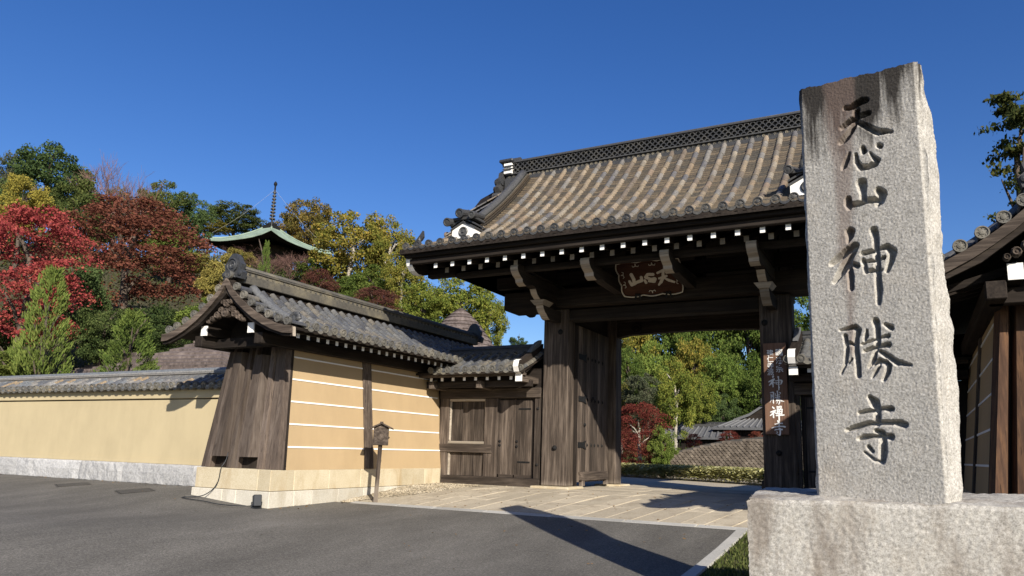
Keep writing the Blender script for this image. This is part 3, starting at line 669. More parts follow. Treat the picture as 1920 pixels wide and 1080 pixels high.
        b = MB(); b.prism(up2 + dn2, 1, 8.95, 8.999); build(b, 'barge_capping', M_gx, t)
    b = MB(); I = axis_frame((WC + .02, 8.99, 3.06), (0, -1, 0)); b.lathe([(.085, -.1), (.085, 0), (.07, .02), (.045, .008), (.02, .02)], 14, I)
    for dx, dz, rr in ((-.13, .06, .06), (.13, .06, .06), (-.22, -.03, .07), (.22, -.03, .07), (-.33, -.09, .055), (.33, -.09, .055), (0, .17, .08), (-.09, .2, .05), (.09, .2, .05), (-.42, -.14, .04), (.42, -.14, .04)):
        b.lathe([(rr, -.08), (rr, -.01), (rr * .7, .018), (rr * .35, .0), (rr * .15, .012)], 10, axis_frame((WC + .02 + dx, 9.0, 3.06 + dz), (0, -1, 0)))
    build(b, 'gable_pendant', M_gx, t)
    # roof: deck, pan tiles, rolls, eave discs
    dd = [1.56, 1.25, 1.0, .75, .55, .36, .14, 0]
    deck = [(WC + d, wz(d) - .03) for d in dd] + [(WC - d * .95, wz(d) - .03) for d in reversed(dd[:-1])]
    b = MB(); b.prism(deck + [(x, z - .05) for x, z in reversed(deck)], 1, 9.02, YE); roof = build(b, 'wing_roof', M_wy, t)
    def path(sgn, y): return [(WC + sgn * d * (1 if sgn == 1 else .945), y, wz(d)) for d in [1.56 - .06 * k for k in range(24)]]
    SP = .2375; NR = 33
    ys_ = [9.42 + SP * i for i in range(NR)]
    rest = MB(); pan = MB()
    for sgn in (1, -1):
        for i, y in enumerate(ys_):
            pts = path(sgn, y)
            for a, b_ in walk(pts, .235):
                if sgn == 1 and full: inst('roll_tile', ME_roll_wing, frame(mp(a), (mp(b_) - mp(a)) * 1.10, (0, 0, 1)), roof)
                else: rest.inst(ROLL, frame(a, (b_ - a) * 1.10, (0, 0, 1)))
            p = Vector(pts[0]) + Vector((sgn * .015, 0, .035))
            if sgn == 1: inst('eave_disc', ME_discw, axis_frame(mp(p), (mp((1, 0, 0)) - mp((0, 0, 0))) + Vector((0, 0, -.12))), roof)
            else: rest.inst(DISC, axis_frame(p, (-1, 0, -.12)))
            if i: pan_strip(pan, path(sgn, y - SP), pts, .12)
            if i and sgn == 1:
                q = Vector(path(sgn, y - SP / 2)[0]) + Vector((.01, 0, -.01))
                inst('eave_tile', ME_lipw, frame(mp(q), (mp((-1, 0, 0)) - mp((0, 0, 0))) , (0, 0, 1)), roof)
        # the verge: short rolls laid along the ridge direction, their discs facing the forecourt
        dpos = [.02, .22, .42, .63, .85, 1.08, 1.32, 1.55]
        for j, d in enumerate(dpos):
            if j == 0 and sgn == -1: continue
            c_ = Vector((WC + sgn * d * (1.0 if sgn == 1 else .935), 8.99, wz(d) + .01)); s_ = (wz(d + .05) - wz(d - .05 if d > .05 else 0)) / .1
            upn = Vector((-s_ * sgn * (1 if d > .05 else 0), 0, 1)).normalized()
            Mx = frame(mp(c_), (0, .40, 0), mp(upn) - mp((0, 0, 0)))
            inst('verge_tile', ME_roll_wing, Mx, roof)
            inst('eave_disc', ME_discw, axis_frame(mp(c_ + upn * .032), (0, -1, 0)), roof)
    for sgn in (1, -1):      # raised roll that runs down beside the verge tiles
        pts = [Vector(p) + Vector((0, -.01, .045)) for p in path(sgn, 9.42)][1:]
        b = MB(); b.sweep([(.088 * math.cos(a), .088 * math.sin(a)) for a in [math.pi * i / 8 for i in range(9)]], pts); build(b, 'verge_roll', M_twing, roof, True)
    build(pan, 'pan_tiles', M_twing, roof, kind='stuff')
    build(rest, 'roll_tiles_behind', M_twing, roof, True, kind='stuff')
    # ridge with its courses, cap roll and the round-faced end ornament
    rz = wz(0) + .0
    b = MB(); b.box(WC - .17, WC + .17, 9.22, YE + .1, rz - .10, rz + .06, c=.01); b.box(WC - .13, WC + .13, 9.24, YE + .1, rz + .062, rz + .125); b.box(WC - .155, WC + .155, 9.22, YE + .1, rz + .127, rz + .155, c=.008); b.box(WC - .14, WC + .14, 9.22, YE + .1, rz + .157, rz + .18, c=.006)
    rg = build(b, 'ridge', M_tlich, roof)
    b = MB()
    for k in range(56):
        y = 9.36 + k * .142
        for sx in (1, -1): b.lathe([(.03, 0), (.03, .012), (.02, .006), (.008, .014)], 8, axis_frame((WC + sx * .13, y, rz + .094), (sx, 0, 0)))
    build(b, 'ridge_rosettes', M_tlich, rg, kind='stuff')
    b = MB(); b.sweep([(.085 * math.cos(a), .085 * math.sin(a)) for a in [math.pi * i / 8 for i in range(9)]], [(WC, y, rz + .175) for y in (9.15, 11, 13, 15, YE + .12)]); build(b, 'ridge_cap', M_tlich, rg, True)
    oy = 9.13; b = MB()
    out = [(-.26, -.16), (-.30, -.02), (-.22, .05), (-.25, .16), (-.17, .24), (-.13, .33), (-.05, .40), (.05, .40), (.13, .33), (.17, .24), (.25, .16), (.22, .05), (.30, -.02), (.26, -.16), (.12, -.12), (0, -.05), (-.12, -.12)]
    b.prism([(WC + x * .88, rz + .09 + z * .86) for x, z in out], 1, oy - .05, oy + .06)
    b.lathe([(.135, 0), (.135, .03), (.115, .04), (.105, .02), (.08, .02), (.07, .035), (.045, .03), (.03, .015), (.01, .03)], 18, axis_frame((WC, oy - .05, rz + .215), (0, -1, 0)))
    for sx in (-1, 1): b.lathe([(.05, 0), (.045, .02), (.02, .03)], 8, axis_frame((WC + sx * .2, oy - .05, rz + .05), (0, -1, 0)))
    build(b, 'ridge_ornament', M_tdark, rg)
    b = MB(); b.tube([(WC, 8.98, rz + .03), (WC, 9.16, rz + .05)], .075, 12); b.lathe([(.078, 0), (.07, .012), (.04, .004), (.015, .012)], 14, axis_frame((WC, 8.985, rz + .03), (0, -1, 0))); build(b, 'ridge_end_tile', M_tdark, rg)
    # ridge end at the far side and the small leaf-shaped ornament where verge meets eave
    b = MB(); b.prism([(WC + x, rz + .12 + z) for x, z in out], 1, YE + .1, YE + .2); build(b, 'ridge_ornament', M_tdark, rg)
    b = MB(); cx_, cz_ = WC + 1.38, wz(1.38)
    for a in range(7):
        an = math.pi * (a / 6.0); b.lathe([(.05, -.03), (.045, .015), (.015, .03)], 8, axis_frame((cx_ + .085 * math.cos(an), 9.33, cz_ + .10 + .085 * math.sin(an)), (0.5, -1, 0)))
    b.lathe([(.06, -.03), (.06, .02), (.03, .03)], 10, axis_frame((cx_, 9.33, cz_ + .10), (.5, -1, 0))); build(b, 'corner_ornament', M_tdark, roof)
    return t
wing('ochre wing wall left of the gate with weathered timber end and grey tiled roof', True)
MIR[0] = CX + .01
wing('ochre wing wall in shade at the right edge beyond the stone pillar', False, log=True, roofmir=CX - .08)
MIR[0] = None

# ------------------------------------------------------------------ long cream boundary wall on the left
YL = 10.5
def zs(z): return .75 + (z - .75) * .944
t = thing('boundary_wall', (-22, YL + .4, -.2), 'long cream boundary wall with white footing and tiled coping, far left', 'wall')
XR, XL = -11.75, -34.0
b = MB(); b.box(XL, XR, YL, YL + .5, zs(.0), zs(1.70)); build(b, 'plaster_panel', M_cream, t)
b = MB(); b.box(XL, XR, YL - .045, YL + .3, zs(1.722), 1.858, c=.01); build(b, 'top_moulding', M_cream, t)
b = MB(); b.box(XL, XR, YL - .006, YL + .1, zs(.285), zs(.40)); build(b, 'plaster_foot', M_cream, t)
x = XR
while x > XL:
    w = rnd.uniform(1.3, 2.7) if x < -12.6 else 1.05
    b = MB(); n = 14; za, zb = zs(-.165), zs(.278); vs = []
    r = random.Random(int(x * 10))
    for i in range(n + 1):
        px = x - .004 - (w - .008) * i / n
        for k, (yy, zz) in enumerate(((YL - .10, za), (YL - .115, za + .02), (YL - .12, .12), (YL - .105, .26), (YL - .075, zb), (YL + .1, zb))):
            vs.append((px, yy + (r.uniform(-.012, .012) if 0 < k < 5 and 0 < i < n else 0) + (.02 if i in (0, n) and k < 5 else 0), zz + (r.uniform(-.006, .004) if k == 4 else 0)))
    fs = [(i * 6 + k, i * 6 + k + 1, (i + 1) * 6 + k + 1, (i + 1) * 6 + k) for i in range(n) for k in range(5)]
    b.add(vs, [tuple(reversed(f)) for f in fs] if False else fs); b.add(vs[:6], [tuple(range(6))]); b.add(vs[-6:], [tuple(reversed(range(6)))])
    build(b, 'footing_stone', M_wbase, t); x -= w
x = XR
while x > XL:
    w = rnd.uniform(.9, 1.6); b = MB(); b.box(x - w + .004, x - .004, YL - .13, YL + .2, -.45, zs(-.172), c=.006); build(b, 'plinth_stone', M_base, t); x -= w
prof = [(YL - .17, 1.905), (YL + .10, 2.03), (YL + .36, 2.17)]
b = MB(); b.prism([(y, z - .02) for y, z in prof] + [(YL + 1.0, 1.905), (YL + 1.0, 1.86), (YL - .17, 1.862)], 0, XL, XR - .02); roof = build(b, 'coping_roof', M_wx, t)
pan = MB(); SP = .2445; prev = None
for i in range(60):
    x = -11.9 - SP * i; p = [(x, y, z) for y, z in prof]
    for a, b_ in walk([Vector(p[0]) + (Vector(p[2]) - Vector(p[0])) * k / 8 for k in range(9)], .34): inst('roll_tile', ME_roll_cap, frame(a, (b_ - a) * 1.08, (0, 0, 1)), roof)
    inst('eave_disc', ME_discw, axis_frame(Vector(p[0]) + Vector((0, -.01, .03)), (0, -1, -.1)), roof)
    if prev:
        pan_strip(pan, prev, p, .12); inst('eave_tile', ME_lipw, frame(Vector(p[0]) + Vector((SP / 2, -.01, -.01)), (0, 1, 0), (0, 0, 1)), roof)
    prev = p
build(pan, 'pan_tiles', M_tcap, roof, kind='stuff')
b = MB()
for y0, z0, z1 in ((.14, zs(2.20), zs(2.30)), (.16, zs(2.302), zs(2.335)), (.135, zs(2.338), zs(2.385))): b.box(XL, XR, YL + .45 - y0 - .02, YL + .45 + y0, z0, z1, c=.01)
b.sweep([(.075 * math.cos(a), .075 * math.sin(a)) for a in [math.pi * i / 8 for i in range(9)]], [(XL, YL + .44, zs(2.38)), (XR, YL + .44, zs(2.38))]); build(b, 'coping_ridge', M_tcap, roof)

# ------------------------------------------------------------------ wicket gates between wing wall and main gate
def wicket(label):
    t = thing('wicket_gate', (-8.7, 14.9, 0), label, 'gate', 'low wicket gates beside the main gate')
    Y = 14.8
    def vb(name, m, *a, c=.006): return bx(name, m, t, *a, c=c)
    vb('post', M_gz, -10.05, -9.80, Y - .06, Y + .12, .02, 2.10); vb('post', M_gz, -8.82, -8.47, Y - .05, Y + .12, .17, 1.94)
    vb('post', M_gz, -7.52, -7.37, Y - .06, Y + .12, .17, 2.06)
    vb('end_boarding', M_wz, -10.40, -10.055, Y + .0, Y + .06, -.02, 2.165)
    vb('sill', M_gx, -9.94, -7.36, Y - .09, Y + .15, -.03, .17, c=.01)
    vb('lintel', M_gx, -10.05, -7.37, Y - .10, Y + .13, 1.945, 2.17, c=.01)
    vb('rail', M_gx, -10.04, -8.60, Y - .08, Y + .08, .70, .885, c=.008)
    vb('panel_sill', M_pale, -9.86, -8.80, Y - .045, Y + .05, .888, .955, c=.012); vb('panel_head', M_pale, -9.83, -8.83, Y - .04, Y + .05, 1.88, 1.942, c=.01)
    for x in (-9.80, -8.84): vb('panel_stile', M_pale, x - .0, x + .035, Y - .03, Y + .05, .957, 1.878); 
    vb('panel_stile', M_pale, -9.80, -9.755, Y - .03, Y + .05, .172, .698)
    for za, zb in ((.955, 1.88), (.172, .698)):
        x = -9.765
        for w in (.29, .34, .30): vb('panel_board', M_gz, x + .006, x + w - .006, Y + .01, Y + .04, za, zb, c=.004); x += w
    vb('upper_boarding', M_wx, -10.38, -7.37, Y - .02, Y + .05, 2.17, 2.62)
    # two-leaf door
    d = bx('door', M_wz, t, -8.46, -7.535, Y + .02, Y + .05, .175, 1.94)
    for x0, x1 in ((-8.44, -8.05), (-8.045, -7.78), (-7.775, -7.62)): bx('door_board', M_gz, d, x0, x1, Y - .01, Y + .018, .21, 1.90, c=.006)
    for x0 in (-8.46, -8.05): bx('door_stile', M_gz, d, x0, x0 + .025, Y - .02, Y + .0, .175, 1.94)
    bx('door_rail', M_gx, d, -8.46, -7.62, Y - .02, Y - .0 + .012, .176, .235)
    for x, z in ((-8.42, .97), (-8.42, .88), (-7.98, .97), (-7.98, .86)): boss(d, (x, Y - .012, z), (0, -1, 0), .03)
    for z in (.50, 1.68): bx('hinge_strap', M_iron, d, -7.95, -7.64, Y - .018, Y - .008, z, z + .035)
    for z in (.47, 1.70): boss(t, (-7.44, Y - .06, z), (0, -1, 0), .03)
    # roof
    e, rdg = (13.9, 2.50), (15.02, 3.02)
    prof = [(13.88, 2.49), (14.3, 2.655), (14.7, 2.85), (15.05, 3.05)]
    b = MB(); b.prism([(y, z - .03) for y, z in prof] + [(16.2, 2.47), (16.2, 2.41), (15.05, 2.93), (13.88, 2.42)], 0, -10.35, -7.40); roof = build(b, 'wicket_roof', M_wy, t)
    pan = MB(); prev = None
    for i in range(11):
        x = -9.78 + .2325 * i; p = [Vector((x, y, z)) for y, z in prof]
        for a, b_ in walk(p, .26): inst('roll_tile', ME_roll_wing, frame(mp(a), (b_ - a) * 1.08, (0, 0, 1)), roof)
        inst('eave_disc', ME_discw, axis_frame(mp(p[0] + Vector((0, -.012, .035))), (0, -1, -.12)), roof)
        if prev:
            pan_strip(pan, prev, p, .12); inst('eave_tile', ME_lipw, frame(mp(p[0] + Vector((-.116, -.01, -.01))), (0, 1, 0), (0, 0, 1)), roof)
        prev = p
    build(pan, 'pan_tiles', M_twing, roof, kind='stuff')
    b = MB(); b.box(-10.0, -7.60, 14.93, 15.25, 2.94, 3.08, c=.01); b.box(-10.0, -7.60, 14.97, 15.21, 3.082, 3.12); b.box(-10.02, -7.60, 14.95, 15.23, 3.122, 3.15, c=.006)
    b.sweep([(.075 * math.cos(a), .075 * math.sin(a)) for a in [math.pi * i / 8 for i in range(9)]], [(-10.02, 15.09, 3.148), (-7.58, 15.09, 3.148)]); build(b, 'ridge', M_tdark, roof)
    b = MB(); b.prism([(14.10, 2.295), (14.10, 2.37), (15.0, 2.72), (15.0, 2.63)], 0, -.035, .035, front=(0,))
    ra, c0 = b.mesh('rafter', [M_wy, M_white], mirror=False)
    for i in range(8): inst('rafter', ra, Matrix.Translation((mp((-9.91 + .3015 * i, 0, 0)).x, c0.y, c0.z)), t)
    for y0, za, zb in ((14.0, 2.378, 2.43), (13.93, 2.432, 2.475)): bx('eave_board', M_gx, t, -10.3, -7.42, y0, y0 + .1, za, zb)
    bx('eave_purlin', M_wx, t, -10.3, -7.42, 14.30, 14.44, 2.16, 2.30, c=.008)
    for x in (-10.0, -8.72): 
        b = MB(); b.box(x, x + .13, 14.14, 14.8, 2.13, 2.29, c=.006); build(b, 'bracket_arm', M_gy, t)
    # curved barge end at the gate side, painted white in front
    pr = [(13.98, 2.40), (13.86, 2.44), (13.80, 2.55), (13.84, 2.68), (13.95, 2.72), (14.10, 2.75), (14.5, 2.95), (15.0, 3.2), (15.0, 3.02), (14.5, 2.62), (14.2, 2.46)]
    b = MB(); b.prism(pr, 0, -7.60, -7.47, front=(0, 1, 2, 3)); build(b, 'barge_board', [M_wy, M_white], t)
    b = MB(); b.prism([(14.4, 2.93), (14.75, 3.2), (14.95, 3.28), (14.95, 3.2), (14.8, 3.08), (14.5, 2.9)], 0, -7.58, -7.49); build(b, 'verge_ridge', M_tcap, roof)
    for za, zb in ((2.245, 2.315), (2.32, 2.39)):
        b = MB(); b.box(-7.615, -7.465, 13.99, 14.95, za, zb, c=.003); b.box(-7.618, -7.462, 13.965, 13.989, za - .002, zb + .002, mi=1); build(b, 'verge_beam', [M_gy, M_white], t)
    b = MB(); b.box(-10.1, -7.37, 14.45, 15.3, -.12, -.035, c=.02); build(b, 'foundation_stone', M_base, t)
wicket('low wooden wicket gate with tiled roof left of the great gate')
MIR[0] = -4.71
wicket('shaded wicket gate right of the great gate behind the pillar')
MIR[0] = None
# ------------------------------------------------------------------ the great gate
G = thing('temple_gate', (CX, 15.2, 0), 'large dark timber temple gate with curved tan tiled roof', 'gate')
PL = (-7.316, -6.70)        # left main post
def both(fn):               # the same part left and right of the axis
    fn(); MIR[0] = CX; fn(); MIR[0] = None
def g(name, m, *a, c=.012): return bx(name, m, G, *a, c=c)
def posts():
    g('main_post', M_gz, PL[0], PL[1], 14.69, 15.06, .035, 3.92, c=.02)
    g('rear_post', M_gz, -6.78, -6.46, 17.02, 17.42, .035, 4.2, c=.02)
    g('post_base', M_base, PL[0] - .14, PL[1] + .16, 14.44, 15.30, -.06, .033, c=.025); g('post_base', M_base, -6.95, -6.28, 16.85, 17.6, -.06, .033, c=.025)
    boss(G, (-6.99, 14.69, .845), (0, -1, 0), .055); boss(G, (-6.80, 14.69, 3.36) if MIR[0] else (-6.9, 14.69, 3.4), (0, -1, 0), .06)
both(posts)
# the open door leaf on the left, folded back along the side wall; a second leaf on the right
def leafdoor():
    d = bx('door_leaf', M_wz, G, -6.70, -6.665, 15.12, 16.98, .12, 3.60)
    y = 15.12
    for w in (.23, .24, .22, .25, .23, .22, .24, .23): bx('door_board', M_gz, d, -6.664, -6.64, y + .003, y + w - .003, .12, 3.60, c=.006); y += w
    bx('door_rail', M_gy, d, -6.66, -6.555, 15.22, 16.8, .15, .30, c=.01); bx('door_rail', M_gy, d, -6.66, -6.60, 15.2, 16.85, .301, .345, c=.006)
    for yy in (15.26, 16.68): bx('door_foot', M_gz, d, -6.65, -6.56, yy, yy + .13, .036, .149, c=.006)
    for z in (.93, 1.95, 2.9):
        b = MB(); b.prism([(15.14, z - .06), (15.40, z - .06), (15.58, z - .10), (15.52, z), (15.58, z + .10), (15.40, z + .06), (15.14, z + .06)], 0, -6.64, -6.622); build(b, 'hinge_strap', M_iron, d)
        for yy in (15.66, 15.90, 16.10, 16.32, 16.56):
            b = MB(); p = Vector((-6.638, yy, z)); b.hull([p + Vector(q) for q in ((0, -.035, 0), (0, 0, .055), (0, .035, 0), (0, 0, -.055), (.03, 0, 0))], [(0, 1, 4), (1, 2, 4), (2, 3, 4), (3, 0, 4)]); build(b, 'door_stud', M_iron, d)
    for z in (.93, 1.55): boss(d, (-6.625, 15.48 if z < 1 else 15.95, z + .45), (1, 0, 0), .04)
both(leafdoor)
both(lambda: (g('door_jamb', M_wz, -6.82, -6.642, 15.062, 15.117, .04, 3.6, c=0), g('door_jamb', M_wz, -6.76, -6.662, 16.984, 17.018, .04, 3.6, c=0)))
# beams
g('crown_beam', M_wx, -8.24, -1.04, 14.45, 15.18, 3.925, 4.33, c=.02)
g('lintel_beam', M_wx, PL[1] + .002, -2.582, 14.72, 15.0, 3.64, 3.90, c=.015)
g('tie_beam', M_wx, -6.9, -2.4, 17.05, 17.38, 3.98, 4.3)
n = 12; lo = [(-6.46 + (3.64 * i / n), 3.655 + .045 * math.sin(math.pi * i / n) - (.05 if i in (0, n) else 0)) for i in range(n + 1)]
b = MB(); b.prism(lo + [(-2.82, 3.978), (-6.46, 3.978)], 1, 17.10, 17.33); build(b, 'arched_beam', M_wx, G)
b = MB(); b.lathe([(.13, -.02), (.13, .01), (.10, .02), (.08, .0), (.05, .0), (.03, .015)], 16, axis_frame((-5.95, 17.08, 3.82), (0, -1, 0))); build(b, 'carved_scroll', M_wx, G)
# four cantilever arms with stepped, pale carved noses
def arm(x, w, low):
    b = MB()
    pr = [(12.70, 4.475), (12.60, 4.44), (12.575, 4.39), (12.60, 4.32), (12.68, 4.25), (12.76, 4.215), (12.80, 4.19), (12.82, 4.13), (12.90, 4.095), (12.98, 4.08), (13.25, 4.16), (13.5, 4.13), (14.5, 4.10), (17.2, 4.20), (17.2, 4.365), (12.87, 4.365), (12.85, 4.475)]
    b.prism(pr, 0, x - w / 2, x + w / 2, front=(0, 1, 2, 3, 4, 5, 6, 7, 8)); build(b, 'cantilever_arm', [M_wy, M_pale], G)
    if low:
        b = MB(); pr = [(13.42, 4.12), (13.50, 4.02), (13.62, 3.95), (13.66, 3.94), (14.45, 3.94), (14.45, 4.128), (13.42, 4.128)]
        b.prism(pr, 0, x - w * .42, x + w * .42, front=(0, 1, 2)); build(b, 'bracket_block', [M_wy, M_pale], G)
        b = MB(); b.hexa([(x - .10, 13.70, 3.84), (x + .10, 13.70, 3.84), (x + .10, 14.05, 3.84), (x - .10, 14.05, 3.84)], [(x - .17, 13.64, 3.935), (x + .17, 13.64, 3.935), (x + .17, 14.1, 3.935), (x - .17, 14.1, 3.935)]); build(b, 'bearing_block', M_pale, G)
        b = MB(); pr = [(13.76, 3.838), (13.78, 3.78), (13.86, 3.70), (13.95, 3.655), (14.02, 3.60), (14.10, 3.575), (14.67, 3.60), (14.67, 3.838)]
        b.prism(pr, 0, x - .085, x + .085, front=(0, 1, 2, 3, 4)); build(b, 'bracket_nose', [M_wy, M_pale], G)
for x, w, low in ((-6.97, .17, True), (-5.43, .19, False), (-3.86, .17, False), (-2.31, .18, True)): arm(x, w, low)
g('eave_purlin', M_wx, -8.55, -.75, 12.88, 13.03, 4.37, 4.485)
g('post_plate', M_wx, -8.55, -.75, 14.62, 14.82, 4.48, 4.75); g('rear_purlin', M_wx, -8.55, -.75, 17.1, 17.3, 4.48, 4.70)
for x in (-6.97, -5.43, -3.86, -2.31): g('king_strut', M_wz, x - .1, x + .1, 15.1, 15.3, 4.48, 6.6)
both(lambda: g('transom_panel', M_wy, -6.76, -6.70, 15.062, 17.018, 3.602, 4.5, c=0))
both(lambda: g('gable_wall', M_wz, -7.03, -6.97, 13.3, 17.2, 4.48, 5.6, c=0)); 
# roof shape
YR = 15.2
def gz(y): d = max(0.0, 3.15 - abs(y - YR)); return 4.90 + .585 * d + .082 * d * d
fy = [12.05 + .1575 * i for i in range(21)]
xv0, xv1 = -9.45, .17                       # verges
xk0, xk1 = -7.97, -1.31                     # descending ridges
def zv(x, y):                               # surface height: falls away outside the descending ridges, more near the top
    o = max(0, xk0 - .15 - x, x - xk1 - .15); k = min(1, max(0, (gz(y) - 4.90) / .5)); return gz(y) - o * .38 * k
xsr = [xv0, -8.9, -8.5, xk0 - .15, -6.5, -5, -4, -3, xk1 + .15, -.7, -.4, xv1]
ysr = fy + [2 * YR - y for y in reversed(fy[:-1])]
b = MB(); top = [(x, y, zv(x, y) - .03) for x in xsr for y in ysr]; n = len(ysr)
fs = [(i * n + j, (i + 1) * n + j, (i + 1) * n + j + 1, i * n + j + 1) for i in range(len(xsr) - 1) for j in range(n - 1)]
b.add(top, fs); b.add([(x, y, z - .10) for x, y, z in top], [tuple(reversed(f)) for f in fs])
rim = [i * n for i in range(len(xsr))]; m_ = len(top); q = []
for i in range(len(xsr) - 1):
    for a in (i * n, i * n + n - 1): q.append((a, a + n, a + n + m_, a + m_))
for j in range(n - 1):
    for a in (j, (len(xsr) - 1) * n + j): q.append((a, a + 1, a + 1 + m_, a + m_))
b.add([(x, y, z) for x, y, z in top] + [(x, y, z - .10) for x, y, z in top], q)
roof = build(b, 'gate_roof', M_wy, G)
# tile rows of the front slope; the 300 that show largest are objects of their own
SP = .2886; rest = MB(); pan = MB(); cnt = 0
r = random.Random(3)
for i in range(33):
    x = -9.30 + SP * i
    inner = xk0 + .12 < x < xk1 - .1
    yend = 14.97 if inner else 12.75
    pts = [Vector((x, 12.07 + (yend - 12.07) * k / 24, zv(x, 12.07 + (yend - 12.07) * k / 24))) for k in range(25)]
    for a, b_ in walk(pts, .295):
        jit = Vector((r.uniform(-.008, .008), 0, r.uniform(-.004, .004)))
        Mx = frame(a + jit, (b_ - a) * 1.10, (0, 0, 1))
        if cnt < 300 and x < -1.6: inst('roll_tile', ME_roll_gate, Mx, roof); cnt += 1
        else: rest.inst(ROLL, Mx)
    p = pts[0] + Vector((0, -.02, .032)); inst('eave_disc', ME_disc, axis_frame(p, (0, -1, -.10)) @ Matrix.Diagonal((1.08, 1.08, 1, 1)), roof)
    if i < 32:
        q = Vector((x + SP / 2, 12.04, zv(x + SP / 2, 12.06) - .005)); inst('eave_tile', ME_lip, frame(q, (0, 1, 0), (0, 0, 1)), roof)
        x2 = x + SP; ye = 14.97 if xk0 - .2 < x2 and x < xk1 + .2 else 12.75
        A = [Vector((x, y, zv(x, y))) for y in [12.05 + (ye - 12.05) * k / 24 for k in range(25)]]; B = [Vector((x2, v.y, zv(x2, v.y))) for v in A]
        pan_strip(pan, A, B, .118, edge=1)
    # the rear slope
    pts = [Vector((x, 2 * YR - (12.07 + 2.9 * k / 12), zv(x, 12.07 + 2.9 * k / 12))) for k in range(13)]
    for a, b_ in walk(pts, .6): rest.inst(ROLL, frame(a, (b_ - a) * 1.1, (0, 0, 1)))
# verge rows that run out sideways beyond the descending ridges
for sx, xa, xb in ((1, xv0, xk0 - .1), (-1, xv1, xk1 + .1)):
    y = 12.9
    while y < 17.5:
        if abs(y - YR) > .3:
            pts = [Vector((xa + (xb - xa) * k / 8, y, zv(xa + (xb - xa) * k / 8, y))) for k in range(9)]
            for a, b_ in walk(pts, .3): rest.inst(ROLL, frame(a, (b_ - a) * 1.1, (0, 0, 1)))
            rest.inst(DISC, axis_frame(pts[0] + Vector((-.02 * sx, 0, .03)), (-sx, 0, -.1)))
        y += .29
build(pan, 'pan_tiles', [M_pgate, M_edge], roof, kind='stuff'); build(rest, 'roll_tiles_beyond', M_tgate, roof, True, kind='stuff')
# rafters in two tiers with white-painted and grey ends, boards of the eave
b = MB(); b.prism([(12.31, 4.475), (12.31, 4.575), (13.9, 5.0), (13.9, 4.88)], 0, -.043, .043, front=(0,)); ra, c0 = b.mesh('flying_rafter', [M_wy, M_white])
b = MB(); b.prism([(12.60, 4.43), (12.60, 4.54), (14.9, 5.5), (14.9, 5.38)], 0, -.045, .045, front=(0,)); rb, c1 = b.mesh('base_rafter', [M_wy, M_pale])
for i in range(20):
    inst('flying_rafter', ra, Matrix.Translation((-8.69 + .4142 * i, c0.y, c0.z)), G); inst('base_rafter', rb, Matrix.Translation((-8.60 + .4142 * i, c1.y, c1.z)), G)
g('eave_board', M_wx, -9.30, .02, 12.22, 12.34, 4.58, 4.70); g('eave_board', M_wx, -9.38, .10, 12.13, 12.25, 4.702, 4.80); g('eave_fillet', M_wx, -9.42, .14, 12.06, 12.2, 4.802, 4.845)
b = MB(); r = random.Random(9)
for i in range(64):
    x = -9.35 + .147 * i
    if r.random() < .5: w = r.uniform(.03, .06); b.box(x - w * .8, x + w * .8, 12.05, 12.062, 4.812, 4.82 + r.uniform(0, .008))
build(b, 'lime_mortar', M_pale, roof, kind='stuff')
b = MB(); b.prism([(12.35, 4.70), (13.0, 4.93), (14.9, 5.85), (15.2, 6.3), (15.5, 5.85), (17.5, 4.93), (18.1, 4.70), (18.1, 4.66), (17.5, 4.88), (15.2, 6.2), (13.0, 4.88), (12.35, 4.66)], 0, -9.2, -.1); build(b, 'soffit_boarding', M_wx, G)
# barge boards with white fronts
def barge():
    ys2 = [12.30 + .29 * i for i in range(11)]
    up = [(y, zv(-9.35, y) - .15) for y in ys2]; dn = [(y, zv(-9.35, y) - .47 - (.04 if y < 12.6 else 0)) for y in ys2]
    pr = up[1:] + [(YR, up[-1][1]), (YR, dn[-1][1])] + list(reversed(dn[2:])) + [(12.80, 4.47), (12.66, 4.435), (12.50, 4.425), (12.36, 4.47), (12.26, 4.56), (12.22, 4.68), (12.23, 4.79)]
    k = len(pr); b = MB(); b.prism(pr, 0, -9.40, -9.25, front=(k - 2, k - 3, k - 4, k - 5, k - 6)); build(b, 'barge_board', [M_wy, M_white], G)
    b = MB(); b.prism([(2 * YR - y, z) for y, z in pr], 0, -9.36, -9.27); build(b, 'barge_board', M_wy, G)
    for y, z in ((12.93, 4.5), (15.2, 6.35)): g('purlin_tail', M_wx, -9.265, -8.56, y - .09, y + .09, z - .08, z + .1)
both(barge)
